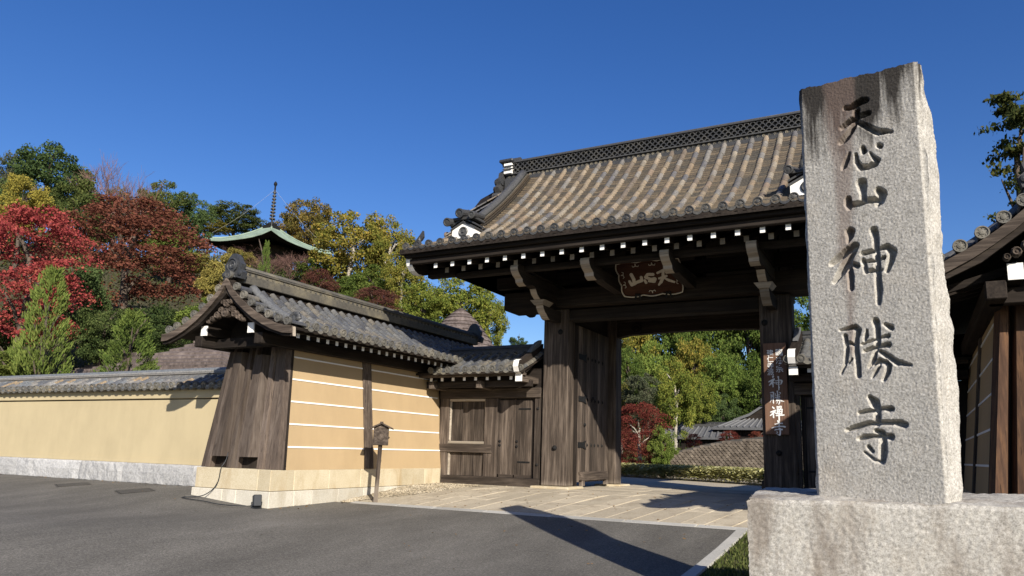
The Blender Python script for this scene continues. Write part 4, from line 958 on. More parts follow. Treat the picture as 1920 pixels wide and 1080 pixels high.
# main ridge
RX0, RX1 = -8.62, -.66; rz = 7.28
b = MB(); b.box(RX0, RX1, YR - .27, YR + .27, rz - .25, rz + .055, c=.01); b.box(RX0, RX1, YR - .24, YR + .24, rz + .058, rz + .075); b.box(RX0, RX1, YR - .17, YR + .17, rz + .076, rz + .17); b.box(RX0, RX1, YR - .22, YR + .22, rz + .172, rz + .205, c=.006)
b.box(RX0, RX1, YR - .13, YR + .13, rz + .206, rz + .47); b.box(RX0, RX1, YR - .22, YR + .22, rz + .472, rz + .505, c=.006); b.box(RX0 - .03, RX1 + .03, YR - .19, YR + .19, rz + .508, rz + .54, c=.006)
rg = build(b, 'main_ridge', M_tdark, roof)
b = MB()
for row in range(4):
    k = 0; x = RX0 + .06 + (.065 if row % 2 else 0)
    while x < RX1 - .04:
        z = rz + .21 + .066 * row; vs = []; fs = []
        for j in range(7):
            a = math.pi * j / 6
            for rr in (.064, .046): vs += [(x + rr * math.cos(a), YR - .195, z + rr * math.sin(a)), (x + rr * math.cos(a), YR - .125, z + rr * math.sin(a))]
        for j in range(6):
            o = 4 * j; fs += [(o, o + 4, o + 5, o + 1), (o + 2, o + 3, o + 7, o + 6), (o, o + 2, o + 6, o + 4)]
        b.add(vs, fs); x += .13
build(b, 'ridge_ring_tiles', M_disc, rg, kind='stuff')
b = MB(); x = RX0 + .1
while x < RX1:
    b.lathe([(.036, 0), (.036, .02), (.02, .012), (.008, .02)], 8, axis_frame((x, YR - .172, rz + .122), (0, -1, 0))); x += .115
build(b, 'ridge_rosettes', M_tlich, rg, kind='stuff')
b = MB(); b.sweep([(.10 * math.cos(a), .085 * math.sin(a)) for a in [math.pi * i / 8 for i in range(9)]], [(RX0 - .05, YR, rz + .535), (-4.6, YR, rz + .535), (RX1 + .05, YR, rz + .535)]); build(b, 'ridge_cap', M_tlich, rg, True)
# ridge ends: white plaster cheeks, cap, stacked dark scrolls
def ridge_end():
    x = RX0
    b = MB(); b.box(x - .04, x + .18, YR - .26, YR + .26, rz + .2, rz + .47, c=.01); e = build(b, 'ridge_end_block', M_white, rg)
    for k in range(2):
        b = MB(); z = rz + .36 + .075 * k; b.prism([(YR - .29, z - .04), (YR, z + .09), (YR + .29, z - .04), (YR + .29, z - .075), (YR, z + .055), (YR - .29, z - .075)], 0, x - .055, x + .19); build(b, 'chevron_tile', M_tdark, e)
    b = MB(); b.box(x - .16, x + .22, YR - .30, YR + .30, rz + .50, rz + .58, c=.02); b.tube([(x - .20, YR, rz + .60), (x + .3, YR, rz + .60)], .085, 12); build(b, 'ridge_end_cap', M_tdark, e)
    b = MB()
    out = [(-.42, -.55), (-.50, -.42), (-.40, -.33), (-.47, -.20), (-.36, -.10), (-.40, .04), (-.28, .12), (-.26, .24), (-.1, .36), (.1, .36), (.26, .24), (.28, .12), (.40, .04), (.36, -.10), (.47, -.20), (.40, -.33), (.50, -.42), (.42, -.55), (.15, -.4), (0, -.25), (-.15, -.4)]
    b.prism([(YR + u, rz + w * 1.0) for u, w in out], 0, x - .17, x - .05)
    for u, w, rr in ((-.38, -.42, .10), (-.34, -.22, .09), (-.30, -.02, .085), (.38, -.42, .10), (.34, -.22, .09), (.30, -.02, .085)):
        b.tube([(x - .22, YR + u, rz + w), (x - .03, YR + u, rz + w)], rr, 10)
    b.lathe([(.16, 0), (.15, .04), (.09, .02), (.05, .04)], 14, axis_frame((x - .17, YR, rz + .08), (-1, 0, 0))); build(b, 'demon_tile', M_tdark, rg)
both(ridge_end)
# descending ridges with smooth dark cap, laminated sides, and white end blocks
def kudari():
    ys2 = [12.42 + .2 * i for i in range(13)]; path = [(xk0, y, gz(y) + .02) for y in ys2]
    b = MB(); b.sweep([(-.12, 0), (.12, 0), (.12, .16), (-.12, .16)], path); kr = build(b, 'descending_ridge', M_tlich, roof)
    b = MB()
    for k in range(3): b.sweep([(-.15, .03 + .05 * k), (.15, .03 + .05 * k), (.15, .055 + .05 * k), (-.15, .055 + .05 * k)], path)
    build(b, 'ridge_course', M_pgate, kr)
    b = MB(); b.sweep([(.105 * math.cos(a), .17 + .10 * math.sin(a)) for a in [math.pi * i / 8 for i in range(9)]], path); build(b, 'ridge_cap', M_tdark, kr, True)
    y = 12.30; z = gz(y) + .02
    b = MB(); b.prism([(xk0 - .27, z - .06), (xk0 + .27, z - .06), (xk0 + .27, z + .15), (xk0, z + .30), (xk0 - .27, z + .15)], 1, y - .10, y + .30); e = build(b, 'ridge_end_block', M_white, kr)
    for k in range(2):
        b = MB(); zz = z + .13 + .075 * k; w = .30
        b.prism([(xk0 - w, zz - .02), (xk0, zz + .13), (xk0 + w, zz - .02), (xk0 + w, zz + .015), (xk0, zz + .165), (xk0 - w, zz + .015)], 1, y - .13, y + .31 + .01 * k); build(b, 'chevron_tile', M_tdark, e)
    b = MB(); b.lathe([(.105, -.03), (.105, .02), (.085, .035), (.065, .015), (.03, .015), (.02, .035)], 16, axis_frame((xk0 + .0, y - .10, z + .07), (0, -1, 0))); build(b, 'rosette_tile', M_tdark, e)
    b = MB()
    for dx, dz, rr in ((-.31, .27, .085), (-.02, .43, .09), (.27, .36, .07)):
        b.tube([(xk0 + dx, y - .24, z + dz), (xk0 + dx * .7, y + .3, z + dz + .12)], rr, 12); b.lathe([(rr * 1.1, -.01), (rr * 1.1, .015), (rr * .8, .02), (rr * .7, .005), (rr * .2, .01)], 12, axis_frame((xk0 + dx, y - .24, z + dz), (0, -1, -.2)))
    b.box(xk0 - .29, xk0 + .29, y - .16, y + .26, z + .31, z + .37, c=.01); build(b, 'ridge_end_tile', M_tdark, e)
    b = MB(); b.lathe([(.07, 0), (.075, .05), (.04, .09), (.05, .13), (.02, .2), (.004, .27)], 8, axis_frame((-9.12, 12.28, zv(-9.12, 12.28) + .04), (.15, -.1, 1))); b.prism([(-9.20, 5.09), (-9.05, 5.09), (-9.0, 5.16), (-9.02, 5.3), (-9.1, 5.2)], 1, 12.24, 12.30); build(b, 'corner_ornament', M_tdark, roof)
both(kudari)
# ------------------------------------------------------------------ calligraphy
def dist_field(strokes, U, V):        # signed distance to brush strokes (negative inside)
    D = np.full(U.shape, 9.0)
    for s in strokes:
        for (x0, y0, r0), (x1, y1, r1) in zip(s, s[1:]):
            dx, dy = x1 - x0, y1 - y0; L2 = dx * dx + dy * dy + 1e-12
            t_ = np.clip(((U - x0) * dx + (V - y0) * dy) / L2, 0, 1)
            D = np.minimum(D, np.hypot(U - x0 - t_ * dx, V - y0 - t_ * dy) - (r0 + (r1 - r0) * t_))
    return D
G_ten=[[[0.2934,2.9426,0.0132],[0.3291,2.9332,0.0164],[0.3615,2.9465,0.0212],[0.3935,2.9554,0.0234],[0.4206,2.9507,0.0181]],[[0.2669,2.818,0.0144],[0.3,2.8361,0.0172],[0.3409,2.8558,0.0146],[0.3884,2.8603,0.0169],[0.4331,2.8623,0.0151]],[[0.3632,2.9027,0.0183],[0.3573,2.8658,0.017],[0.3449,2.818,0.0187],[0.3168,2.7749,0.0212],[0.283,2.7375,0.0213],[0.2559,2.7195,0.0144]],[[0.3669,2.8241,0.0121],[0.4114,2.7828,0.0167],[0.4589,2.741,0.0205],[0.4844,2.7229,0.0203],[0.5215,2.716,0.0147],[0.5596,2.7026,0.0069]]]
G_kokoro=[[[0.3036,2.6365,0.006],[0.2884,2.5987,0.015],[0.2676,2.5571,0.014],[0.257,2.5415,0.005]],[[0.3438,2.6176,0.0079],[0.346,2.5677,0.0138],[0.3676,2.5258,0.0176],[0.4098,2.5174,0.0174],[0.4523,2.5267,0.0192],[0.4672,2.5431,0.0172],[0.4456,2.5718,0.0115],[0.4295,2.6018,0.0048]],[[0.3863,2.65,0.0118],[0.3928,2.6223,0.0166]],[[0.4796,2.6391,0.0134],[0.4884,2.6315,0.0162]]]
G_yama=[[[0.367,2.4259,0.0291],[0.3702,2.3971,0.0261],[0.3726,2.3558,0.0174],[0.3725,2.3103,0.0173]],[[0.2809,2.3386,0.0187],[0.2794,2.3108,0.0207],[0.2852,2.2813,0.0137]],[[0.2932,2.2975,0.0176],[0.3411,2.2971,0.0175],[0.3887,2.3066,0.0182],[0.4486,2.2981,0.018]],[[0.4633,2.3548,0.0199],[0.4823,2.3278,0.0282],[0.4709,2.2881,0.0235],[0.4537,2.267,0.0118]]]
G_kami=[[[0.2827,2.1281,0.0281],[0.2814,2.1024,0.021],[0.2682,2.0685,0.007]],[[0.3123,2.0372,0.0188],[0.2958,2.0016,0.0189],[0.2612,1.9508,0.0249],[0.2182,1.8856,0.0251],[0.1728,1.8279,0.0111]],[[0.1608,1.9464,0.0163],[0.2077,1.9752,0.0228],[0.2594,2.013,0.021],[0.3025,2.0364,0.0199]],[[0.2667,1.914,0.0139],[0.273,1.8466,0.0178],[0.2716,1.7731,0.0138]],[[0.2796,1.9273,0.0129],[0.3128,1.9092,0.0167]],[[0.3504,1.9809,0.0137],[0.4078,1.9846,0.0126]],[[0.3528,1.9358,0.0117],[0.3631,1.8634,0.0116]],[[0.3761,1.9269,0.0097],[0.4091,1.924,0.0096]],[[0.3822,1.8645,0.0126],[0.4105,1.8661,0.0115],[0.4522,1.8621,0.0076]],[[0.4468,1.9278,0.0067],[0.4703,1.9338,0.0114]],[[0.422,2.1113,0.0223],[0.4302,2.0641,0.0174],[0.4292,1.9885,0.0159],[0.4319,1.9127,0.0163],[0.43,1.8382,0.0172],[0.4312,1.739,0.019],[0.4247,1.6661,0.0123]],[[0.4459,1.9931,0.0106],[0.4925,1.9973,0.0171],[0.5202,1.9626,0.0235],[0.5079,1.9102,0.0197],[0.4839,1.8523,0.0113]]]
G_katsu=[[[0.221,1.4849,0.0117],[0.225,1.4424,0.01],[0.227,1.4002,0.0112],[0.218,1.3463,0.0099],[0.2122,1.3133,0.0074],[0.1869,1.2605,0.0046]],[[0.1937,1.5223,0.005],[0.2398,1.5297,0.0116],[0.2812,1.5362,0.0148],[0.2984,1.5148,0.0172],[0.2836,1.4667,0.0156],[0.2799,1.3961,0.0155],[0.2855,1.3128,0.0154],[0.2859,1.2448,0.0146]],[[0.2374,1.4434,0.0091],[0.2634,1.4308,0.0099]],[[0.2291,1.3206,0.0045],[0.2548,1.3438,0.0045]],[[0.3483,1.5088,0.0057],[0.3424,1.474,0.0121],[0.3342,1.4561,0.0073]],[[0.4006,1.5595,0.02],[0.4083,1.5216,0.016],[0.4072,1.4682,0.0151],[0.4048,1.4274,0.0151],[0.3971,1.3953,0.0095],[0.3781,1.3354,0.0131],[0.3499,1.2883,0.0056]],[[0.4537,1.5335,0.0087],[0.4814,1.5143,0.0165],[0.4902,1.5033,0.0094]],[[0.3159,1.4286,0.0057],[0.3765,1.4462,0.0068],[0.4243,1.4605,0.0056],[0.465,1.4642,0.0118]],[[0.3295,1.3841,0.0089],[0.3699,1.3995,0.0104],[0.4213,1.4097,0.0111],[0.4638,1.4123,0.0157]],[[0.4157,1.3796,0.0103],[0.4635,1.3417,0.0148],[0.5103,1.3045,0.0169],[0.5398,1.2986,0.0122],[0.5795,1.2855,0.0053]],[[0.3764,1.305,0.0103],[0.4086,1.3232,0.0126],[0.4428,1.3149,0.0141],[0.4606,1.2936,0.0148],[0.4504,1.2502,0.014],[0.4284,1.2133,0.0101]],[[0.4128,1.329,0.0103],[0.4068,1.293,0.0071],[0.3854,1.2578,0.0091],[0.3643,1.2286,0.004]]]
G_tera=[[[0.3453,1.111,0.0136],[0.3678,1.0811,0.0269],[0.3822,1.0423,0.0184],[0.3803,0.9956,0.0167],[0.3742,0.9597,0.0175]],[[0.277,1.0207,0.0086],[0.3241,1.0307,0.0119],[0.3578,1.0364,0.0109],[0.416,1.0459,0.01],[0.4484,1.0443,0.0165],[0.4604,1.0428,0.014]],[[0.2031,0.924,0.0113],[0.26,0.9411,0.0154],[0.3286,0.96,0.0139],[0.4032,0.9658,0.0149],[0.4678,0.9652,0.0139],[0.5032,0.9587,0.021],[0.5244,0.9524,0.0177]],[[0.2712,0.8725,0.0102],[0.2991,0.8812,0.0161],[0.3495,0.8878,0.0117],[0.407,0.8901,0.0136],[0.4471,0.8861,0.0188]],[[0.3678,0.9195,0.0117],[0.3998,0.9069,0.0173],[0.4032,0.8609,0.0181],[0.3996,0.7983,0.0213],[0.3906,0.7483,0.0172]],[[0.3862,0.7419,0.0107],[0.3501,0.7535,0.0075],[0.2965,0.7964,0.0042]],[[0.3211,0.8263,0.0101],[0.3405,0.8014,0.0092]]]

CARVED = G_ten + G_kokoro + G_yama + G_kami + G_katsu + G_tera
def glyph_sheet(name, strokes, box, M, m, parent, cells=52):   # thin raised letter cut from a fine grid; box: u0, u1, v0, v1 of the strokes, mapped to the unit square
    u0, u1, v0, v1 = box; h = max(u1 - u0, v1 - v0) / cells
    us = np.arange(u0 - 2 * h, u1 + 3 * h, h); vs = np.arange(v0 - 2 * h, v1 + 3 * h, h)
    U, V = np.meshgrid(us, vs, indexing='ij'); D = dist_field(strokes, U, V); b = MB(); ix = {}
    def vid(i, j):
        if (i, j) not in ix:
            ix[i, j] = len(b.v); b.v.append(tuple(M @ Vector(((us[i] - u0) / (u1 - u0), (vs[j] - v0) / (v1 - v0), 0))))
        return ix[i, j]
    for i in range(len(us) - 1):
        for j in range(len(vs) - 1):
            if D[i:i + 2, j:j + 2].mean() < 0: b.f.append((vid(i, j), vid(i + 1, j), vid(i + 1, j + 1), vid(i, j + 1))); b.m.append(0)
    return build(b, name, m, parent)
def extent(st):
    p = [q for s in st for q in s]
    return (min(q[0] - q[2] for q in p), max(q[0] + q[2] for q in p), min(q[1] - q[2] for q in p), max(q[1] + q[2] for q in p))
def plane(o, ex, ey):                 # unit square -> world
    o, ex, ey = Vector(o), Vector(ex), Vector(ey); nz = ex.cross(ey).normalized(); M = Matrix.Identity(4)
    for i in range(3): M[i][0], M[i][1], M[i][2], M[i][3] = ex[i], ey[i], nz[i], o[i]
    return M
# name plaque hung under the eave
P0, P1 = Vector((-4.64, 14.36, 4.02)), Vector((-4.64, 13.93, 4.62)); ev = (P1 - P0); eu = Vector((1, 0, 0)); en = eu.cross(ev).normalized()
pq = thing('name_plaque', P0, 'dark red-brown name plaque with pale characters hung under the gate eave', 'plaque')
b = MB(); ctr = P0 + ev * .5
Mp = plane(ctr, eu, ev.normalized()); b.box(-.60, .60, -.34, .34, -.04, 0, c=.006, M=Mp); build(b, 'board', M_plaq, pq)
b = MB(); rim = []
def scal(n, a, bb, amp, lobes): return [(a[0] + (bb[0] - a[0]) * i / n + (bb[1] - a[1]) / abs((bb[0] - a[0]) + (bb[1] - a[1])) * amp * abs(math.sin(math.pi * lobes * i / n)), a[1] + (bb[1] - a[1]) * i / n - (bb[0] - a[0]) / abs((bb[0] - a[0]) + (bb[1] - a[1])) * amp * abs(math.sin(math.pi * lobes * i / n))) for i in range(n)]
ring = scal(18, (-.62, -.36), (.62, -.36), .035, 3) + scal(15, (.62, -.36), (.66, .37), .03, 3) + scal(18, (.66, .37), (-.66, .37), .03, 3) + scal(15, (-.66, .37), (-.62, -.36), .03, 3)
b.tube([Mp @ Vector((u, v, .008)) for u, v in ring + ring[:1]], .014, 5); build(b, 'scalloped_rim', M_pletter, pq)
b = MB(); n = len(ring); b.add([Mp @ Vector((u, v, -.012)) for u, v in ring], [tuple(range(n))]); b.add([Mp @ Vector((u, v, -.035)) for u, v in ring], [tuple(reversed(range(n)))]); build(b, 'plaque_border', M_plaq, pq)
b = MB()
for u, v, a in ((-.60, .12, 0), (-.60, -.10, 0), (0, -.33, 1), (.6, .12, 2), (.6, -.1, 2), (-.25, .34, 3), (.1, .34, 3)):
    d1 = {0: (1, 0), 1: (0, 1), 2: (-1, 0), 3: (0, -1)}[a]; d2 = (-d1[1], d1[0])
    for s_ in (1, -1): b.tube([Mp @ Vector((u + d1[0] * .0, v + d1[1] * .0, .012)), Mp @ Vector((u + d1[0] * .05 + d2[0] * .01 * s_, v + d1[1] * .05 + d2[1] * .01 * s_, .012)), Mp @ Vector((u + d1[0] * .06 + d2[0] * .055 * s_, v + d1[1] * .06 + d2[1] * .055 * s_, .012)), Mp @ Vector((u + d1[0] * .03 + d2[0] * .07 * s_, v + d1[1] * .03 + d2[1] * .07 * s_, .012))], .009, 4)
build(b, 'rim_scrolls', M_pletter, pq)
for u in (-.33, .33):
    b = MB()
    for s_ in (-1, 1): b.prism([(0, 0), (s_ * .05, -.12), (s_ * .085, -.11), (s_ * .04, .02)], 2, .0, .02); 
    b.v = [tuple(Mp @ Vector((u + x, -.33 + y, z + .012))) for x, y, z in b.v]; build(b, 'hanger_tie', M_iron, pq)
Q_yama = [[(455, 480, 28), (478, 560, 28), (468, 640, 24)], [(405, 590, 22), (428, 650, 26), (520, 612, 24), (600, 590, 26), (602, 535, 22)]]
Q_kokoro = [[(690, 572, 22), (702, 612, 24)], [(850, 480, 28), (760, 470, 24), (712, 520, 26), (800, 560, 26), (868, 562, 33), (850, 600, 28), (760, 592, 20)]]
Q_ten = [[(920, 430, 20), (1045, 385, 24)], [(930, 535, 18), (1080, 500, 22)], [(1035, 400, 24), (1010, 520, 28), (960, 600, 28), (905, 655, 16)], [(1040, 540, 18), (1100, 580, 26), (1205, 625, 20)]]
for st, uc, w, h in ((Q_yama, -.31, .33, .30), (Q_kokoro, -.0, .28, .24), (Q_ten, .33, .37, .36)):
    st = [[(x, -y, r_) for x, y, r_ in s] for s in st]; bxx = extent(st)
    glyph_sheet('character', st, bxx, plane(Mp @ Vector((uc - w / 2, -h / 2 + .0, .006)), eu * w, ev.normalized() * h), M_pletter, pq)
# hanging wooden sign on the right post
sg = thing('hanging_sign', (-2.29, 14.66, 1.19), 'tall brown wooden sign with white characters on the right gate post', 'sign')
bx('board', M_board, sg, -2.515, -2.085, 14.625, 14.68, 1.19, 2.94, c=.006)
Q_zen = [[(250, 345, 12), (272, 365, 14)], [(212, 432, 10), (295, 402, 14), (255, 450, 14), (205, 492, 9)], [(258, 420, 13), (262, 522, 13)], [(285, 438, 9), (312, 460, 12)],
         [(325, 335, 8), (350, 335, 8), (348, 365, 8), (325, 365, 8), (325, 335, 8)], [(370, 330, 8), (402, 330, 8), (398, 362, 8), (372, 362, 8), (370, 330, 8)],
         [(328, 388, 9), (412, 385, 12), (404, 458, 10), (330, 460, 9), (328, 388, 9)], [(335, 424, 8), (400, 424, 8)], [(308, 492, 10), (440, 480, 12)], [(362, 385, 11), (355, 575, 12)]]
Q_zen = [[(x, -y, r_) for x, y, r_ in s] for s in Q_zen]
for st, uc, zc, w, h in ((G_kami, -2.30, 2.165, .27, .29), (G_katsu, -2.285, 1.885, .265, .27), (Q_zen, -2.29, 1.585, .27, .29), (G_tera, -2.27, 1.315, .265, .29)):
    glyph_sheet('character', st, extent(st), plane((uc - w / 2, 14.619, zc - h / 2), (w, 0, 0), (0, 0, h)), M_letter, sg)
def text_char(ch, x, z, size, parent, m):
    cu_ = bpy.data.curves.new('character', 'FONT'); cu_.body = ch; cu_.size = size; cu_.offset = size * .012; cu_.align_x = 'CENTER'
    o = bpy.data.objects.new('tmp', cu_); C.objects.link(o); dg = bpy.context.evaluated_depsgraph_get()
    me = bpy.data.meshes.new_from_object(o.evaluated_get(dg)); bpy.data.objects.remove(o); me.materials.clear(); me.materials.append(m)
    o = bpy.data.objects.new('character', me); attach(o, parent, (x, 14.619, z)); o.rotation_euler = (math.pi / 2, 0, 0)
for x, s_ in ((-2.215, '臨済宗'), (-2.385, '建仁寺派')):
    n = len(s_)
    for i, ch in enumerate(s_): text_char(ch, x, 2.70 - (.16 if n == 3 else .125) * i, .145 if n == 3 else .13, sg, M_letter)
# ------------------------------------------------------------------ stone pillar with carved characters, and its rough pedestal
A17 = R_(17); SN = Vector((-math.sin(A17), -math.cos(A17), 0)); SU = Vector((math.cos(A17), -math.sin(A17), 0)); SP0 = Vector((-.545, 4.82, 0))
def fbm(P, sc, o=3):
    v = 0; a = 1.0
    for k in range(o): v += a * noise.noise(P * sc * (2 ** k)); a *= .55
    return v
EYE = Vector((0, 0, .75))     # the two stones were measured at three quarters of their size; this brings them to their place
def stone_box(name, m, parent, nu, nv, nd_, surf, carve=None):
    # six gridded faces of a box parametrised 0..1; surf(u, d, v) gives the smooth point and its outward normal
    b = MB()
    def face(na, nb, fn, flip):
        o = len(b.v); pts = []
        for i in range(na + 1):
            for j in range(nb + 1): b.v.append(tuple(fn(i / na, j / nb)))
        for i in range(na):
            for j in range(nb):
                q = (o + i * (nb + 1) + j, o + (i + 1) * (nb + 1) + j, o + (i + 1) * (nb + 1) + j + 1, o + i * (nb + 1) + j + 1)
                b.f.append(tuple(reversed(q)) if flip else q); b.m.append(0)
    face(nu, nv, lambda a, c: surf(a, 0, c), False); face(nu, nv // 4, lambda a, c: surf(a, 1, c), True)
    face(nd_, nv, lambda a, c: surf(1, a, c), False); face(nd_, nv // 2, lambda a, c: surf(0, a, c), True)
    face(nu, nd_, lambda a, c: surf(a, c, 1), False)
    return build(b, name, m, parent, True)
SZ0, SZ1, SW = .50, 3.165, .725
NU, NV = 176, 640
U, V = np.meshgrid(np.linspace(0, SW, NU + 1), np.linspace(SZ0, SZ1 - .03, NV + 1), indexing='ij')
Dc = dist_field(CARVED, U, V) - .0045; CUT = np.clip(-Dc * 3.4, 0, .060); CUT = np.where(Dc < 0, CUT, 0)
LIPN = np.clip((.02 - np.abs(Dc)) / .02, 0, 1)
def dep(z): return lerp_table(z, [(.5, .21), (.8, .27), (1.15, .33), (1.6, .29), (2.04, .24), (2.48, .31), (2.8, .21), (3.05, .09), (3.2, .05)])
def top_z(u): return 3.168 - .095 * u + .016 * noise.noise(Vector((u * 11, 3.1, 0))) + .008 * noise.noise(Vector((u * 37, 1, 0)))
def stele_pt(a, d, c):
    zt = top_z(a * SW); z = SZ0 + (zt - SZ0) * c
    chip = .014 * (1 - smooth01(min(a, 1 - a) * SW / .02))                # worn arrises
    edge = .012 * noise.noise(Vector((z * 9, a * 3, 5))) * (1 if a in (0, 1) else 0)
    u = a * SW + edge - (.010 * smooth01((z - 2.9) / .3) if a == 0 else 0)
    if a == 1: u += .02 * fbm(Vector((z * 2.3, d * 2, 1)), 1.0) 
    y = d * (dep(z) + .30 * (1 - a))
    if d > 0: y = max(y, .014)
    p = SP0 + SU * u - SN * y; p.z = z
    if d == 0 or c == 1 or a in (0, 1):
        r1 = fbm(Vector((u, y, z)), 85, 2) * .0017 + fbm(Vector((u, y, z)), 6, 2) * .0025
        if d == 0:
            i = min(NU, max(0, round(a * NU))); j = min(NV, max(0, round(c * NV)))
            k = CUT[i, min(NV, max(0, round((z - SZ0) / (SZ1 - .03 - SZ0) * NV)))]
            p -= SN * (k + chip * (1 if k == 0 else .3)); p += SN * (r1 * (.25 if k > 0 else 1))
        elif a == 1: p += SU * (r1 * 1.6)
        elif a == 0: p -= SU * (r1 * 1.2)
        if c == 1: p.z += r1 * 1.5
    return EYE + (p - EYE) * 1.307
st = thing('stone_pillar', (-.35, 6.4, .45), 'tall grey granite pillar carved with a column of large characters', 'stone pillar')
stone_box('shaft', M_stele, st, NU, NV, 60, stele_pt)
pd = thing('stone_pedestal', (.3, 6.8, -.6), 'rough grey granite block under the carved pillar', 'pedestal')
def ped_pt(a, d, c):
    x = -.905 + 2.6 * a; y = 4.575 + 1.2 * d; x -= .10 * d * (1 - a)
    zt = .512 + .022 * a * 2 + .009 * fbm(Vector((x, y, 2)), 4, 3) + (.022 * smooth01(d * 4) if d > 0 else 0); z = -.45 + (zt + .45) * c
    p = Vector((x, y, z)); r1 = fbm(p, 45, 3) * .0045 + fbm(p, 4, 2) * .005
    if c > .985: r1 -= .012
    if d == 0: p.y -= r1
    if a == 0: p.x -= r1 * 1.2
    if c == 1: p.z += fbm(p, 20, 2) * .005
    return EYE + (p - EYE) * 1.307
stone_box('block', M_ped, pd, 260, 110, 60, ped_pt)

# ------------------------------------------------------------------ small roofed box on a post
X, Y = -9.2, 11.50; zb = pave_z(Y) - .03
nb = thing('notice_box', (X, Y, zb), 'small roofed wooden box on a slim post in front of the wing wall', 'box')
b = MB(); b.hexa([(X - .055, Y - .03, zb - .1), (X + .0, Y - .03, zb - .1), (X + .0, Y + .03, zb - .1), (X - .055, Y + .03, zb - .1)], [(X - .02, Y - .03, .84), (X + .035, Y - .03, .84), (X + .035, Y + .03, .84), (X - .02, Y + .03, .84)]); build(b, 'post', M_gz, nb)
NR_ = Matrix.Translation((X + .01, Y, 0)) @ Matrix.Rotation(R_(38), 4, 'Z')
b = MB(); b.box(-.145, .145, -.085, .085, .80, 1.13, c=.008, M=NR_); bo = build(b, 'box_body', M_gx, nb)
b = MB(); b.hexa([NR_ @ Vector(v) for v in ((-.145, -.085, 1.131), (.145, -.085, 1.131), (.145, .085, 1.131), (-.145, .085, 1.131))], [NR_ @ Vector(v) for v in ((-.01, -.085, 1.20), (.01, -.085, 1.20), (.01, .085, 1.20), (-.01, .085, 1.20))]); build(b, 'box_gable', M_gx, nb)
for sx in (-1, 1):
    b = MB(); b.hexa([NR_ @ Vector(v) for v in ((0, -.15, 1.205), (sx * .23, -.15, 1.10), (sx * .23, .15, 1.10), (0, .15, 1.205))], [NR_ @ Vector(v) for v in ((0, -.15, 1.235), (sx * .23, -.15, 1.125), (sx * .23, .15, 1.125), (0, .15, 1.235))]); build(b, 'roof_board', M_gx, nb)
b = MB(); b.box(-.03, .03, -.16, .16, 1.222, 1.248, M=NR_); build(b, 'roof_ridge', M_gx, nb)
b = MB(); b.lathe([(.075, 0), (.07, .014), (.05, .006), (.03, .012), (.01, .014)], 14, axis_frame(NR_ @ Vector((0, -.086, .97)), NR_.to_3x3() @ Vector((0, -1, 0)))); build(b, 'carved_roundel', M_gx, nb)
boss(nb, NR_ @ Vector((.146, 0, .95)), NR_.to_3x3() @ Vector((1, 0, 0)), .02)

# ------------------------------------------------------------------ ground spotlight and its cable
lx, ly = -10.08, 9.40; lz = asph_z(lx, ly)
spl = thing('spotlight', (lx, ly, lz), 'small black spotlight on the asphalt at the wing wall corner', 'spotlight')
LM = Matrix.Translation((lx, ly, lz + .11)) @ Matrix.Rotation(R_(-30), 4, 'Z') @ Matrix.Rotation(R_(-16), 4, 'Y')
b = MB(); b.box(-.035, .055, -.07, .07, -.085, .115, c=.012, M=LM); build(b, 'lamp_housing', M_black, spl)
b = MB(); b.box(-.062, -.038, -.055, .055, -.06, .08, c=.006, M=LM); build(b, 'cooling_fins', M_black, spl)
b = MB(); b.box(lx - .07, lx + .07, ly - .06, ly + .06, lz + .001, lz + .02, c=.005); build(b, 'foot_plate', M_black, spl)
b = MB(); b.tube([LM @ Vector((0, -.085, 0)), LM @ Vector((-.05, -.085, -.06)), Vector((lx - .05, ly - .05, lz + .02))], .008, 6); b.tube([LM @ Vector((0, .085, 0)), LM @ Vector((-.05, .085, -.06)), Vector((lx - .05, ly + .05, lz + .02))], .008, 6); build(b, 'yoke', M_black, spl)
cpts = [(-11.17, 9.64, .60), (-11.17, 9.60, .45), (-11.19, 9.535, .32), (-11.22, 9.525, .1), (-11.30, 9.50, -.05), (-11.45, 9.45, -.16), (-11.60, 9.38, -.195), (-11.72, 9.26, -.20), (-11.66, 9.16, -.205), (-11.4, 9.14, -.22), (-11.05, 9.16, -.24), (-10.75, 9.12, -.26), (-10.45, 9.12, -.27), (-10.2, 9.25, -.277), (-10.13, 9.36, -.275)]
cp = []
for i in range(len(cpts) - 1):   # smooth the cable
    p0, p1, p2, p3 = (Vector(cpts[max(0, min(len(cpts) - 1, i + k))]) for k in (-1, 0, 1, 2))
    for k in range(5):
        s = k / 5; q = .5 * ((2 * p1) + (p2 - p0) * s + (2 * p0 - 5 * p1 + 4 * p2 - p3) * s * s + (3 * p1 - p0 - 3 * p2 + p3) * s ** 3)
        if q.y < 9.5: q.z = max(q.z, asph_z(q.x, q.y) + .010)
        cp.append(q)
b = MB(); b.tube(cp, .0085, 6); cb = build(b, 'power_cable', M_black, None, True); tag(cb, 'thin black cable from the timber wall end down to the spotlight', 'cable')

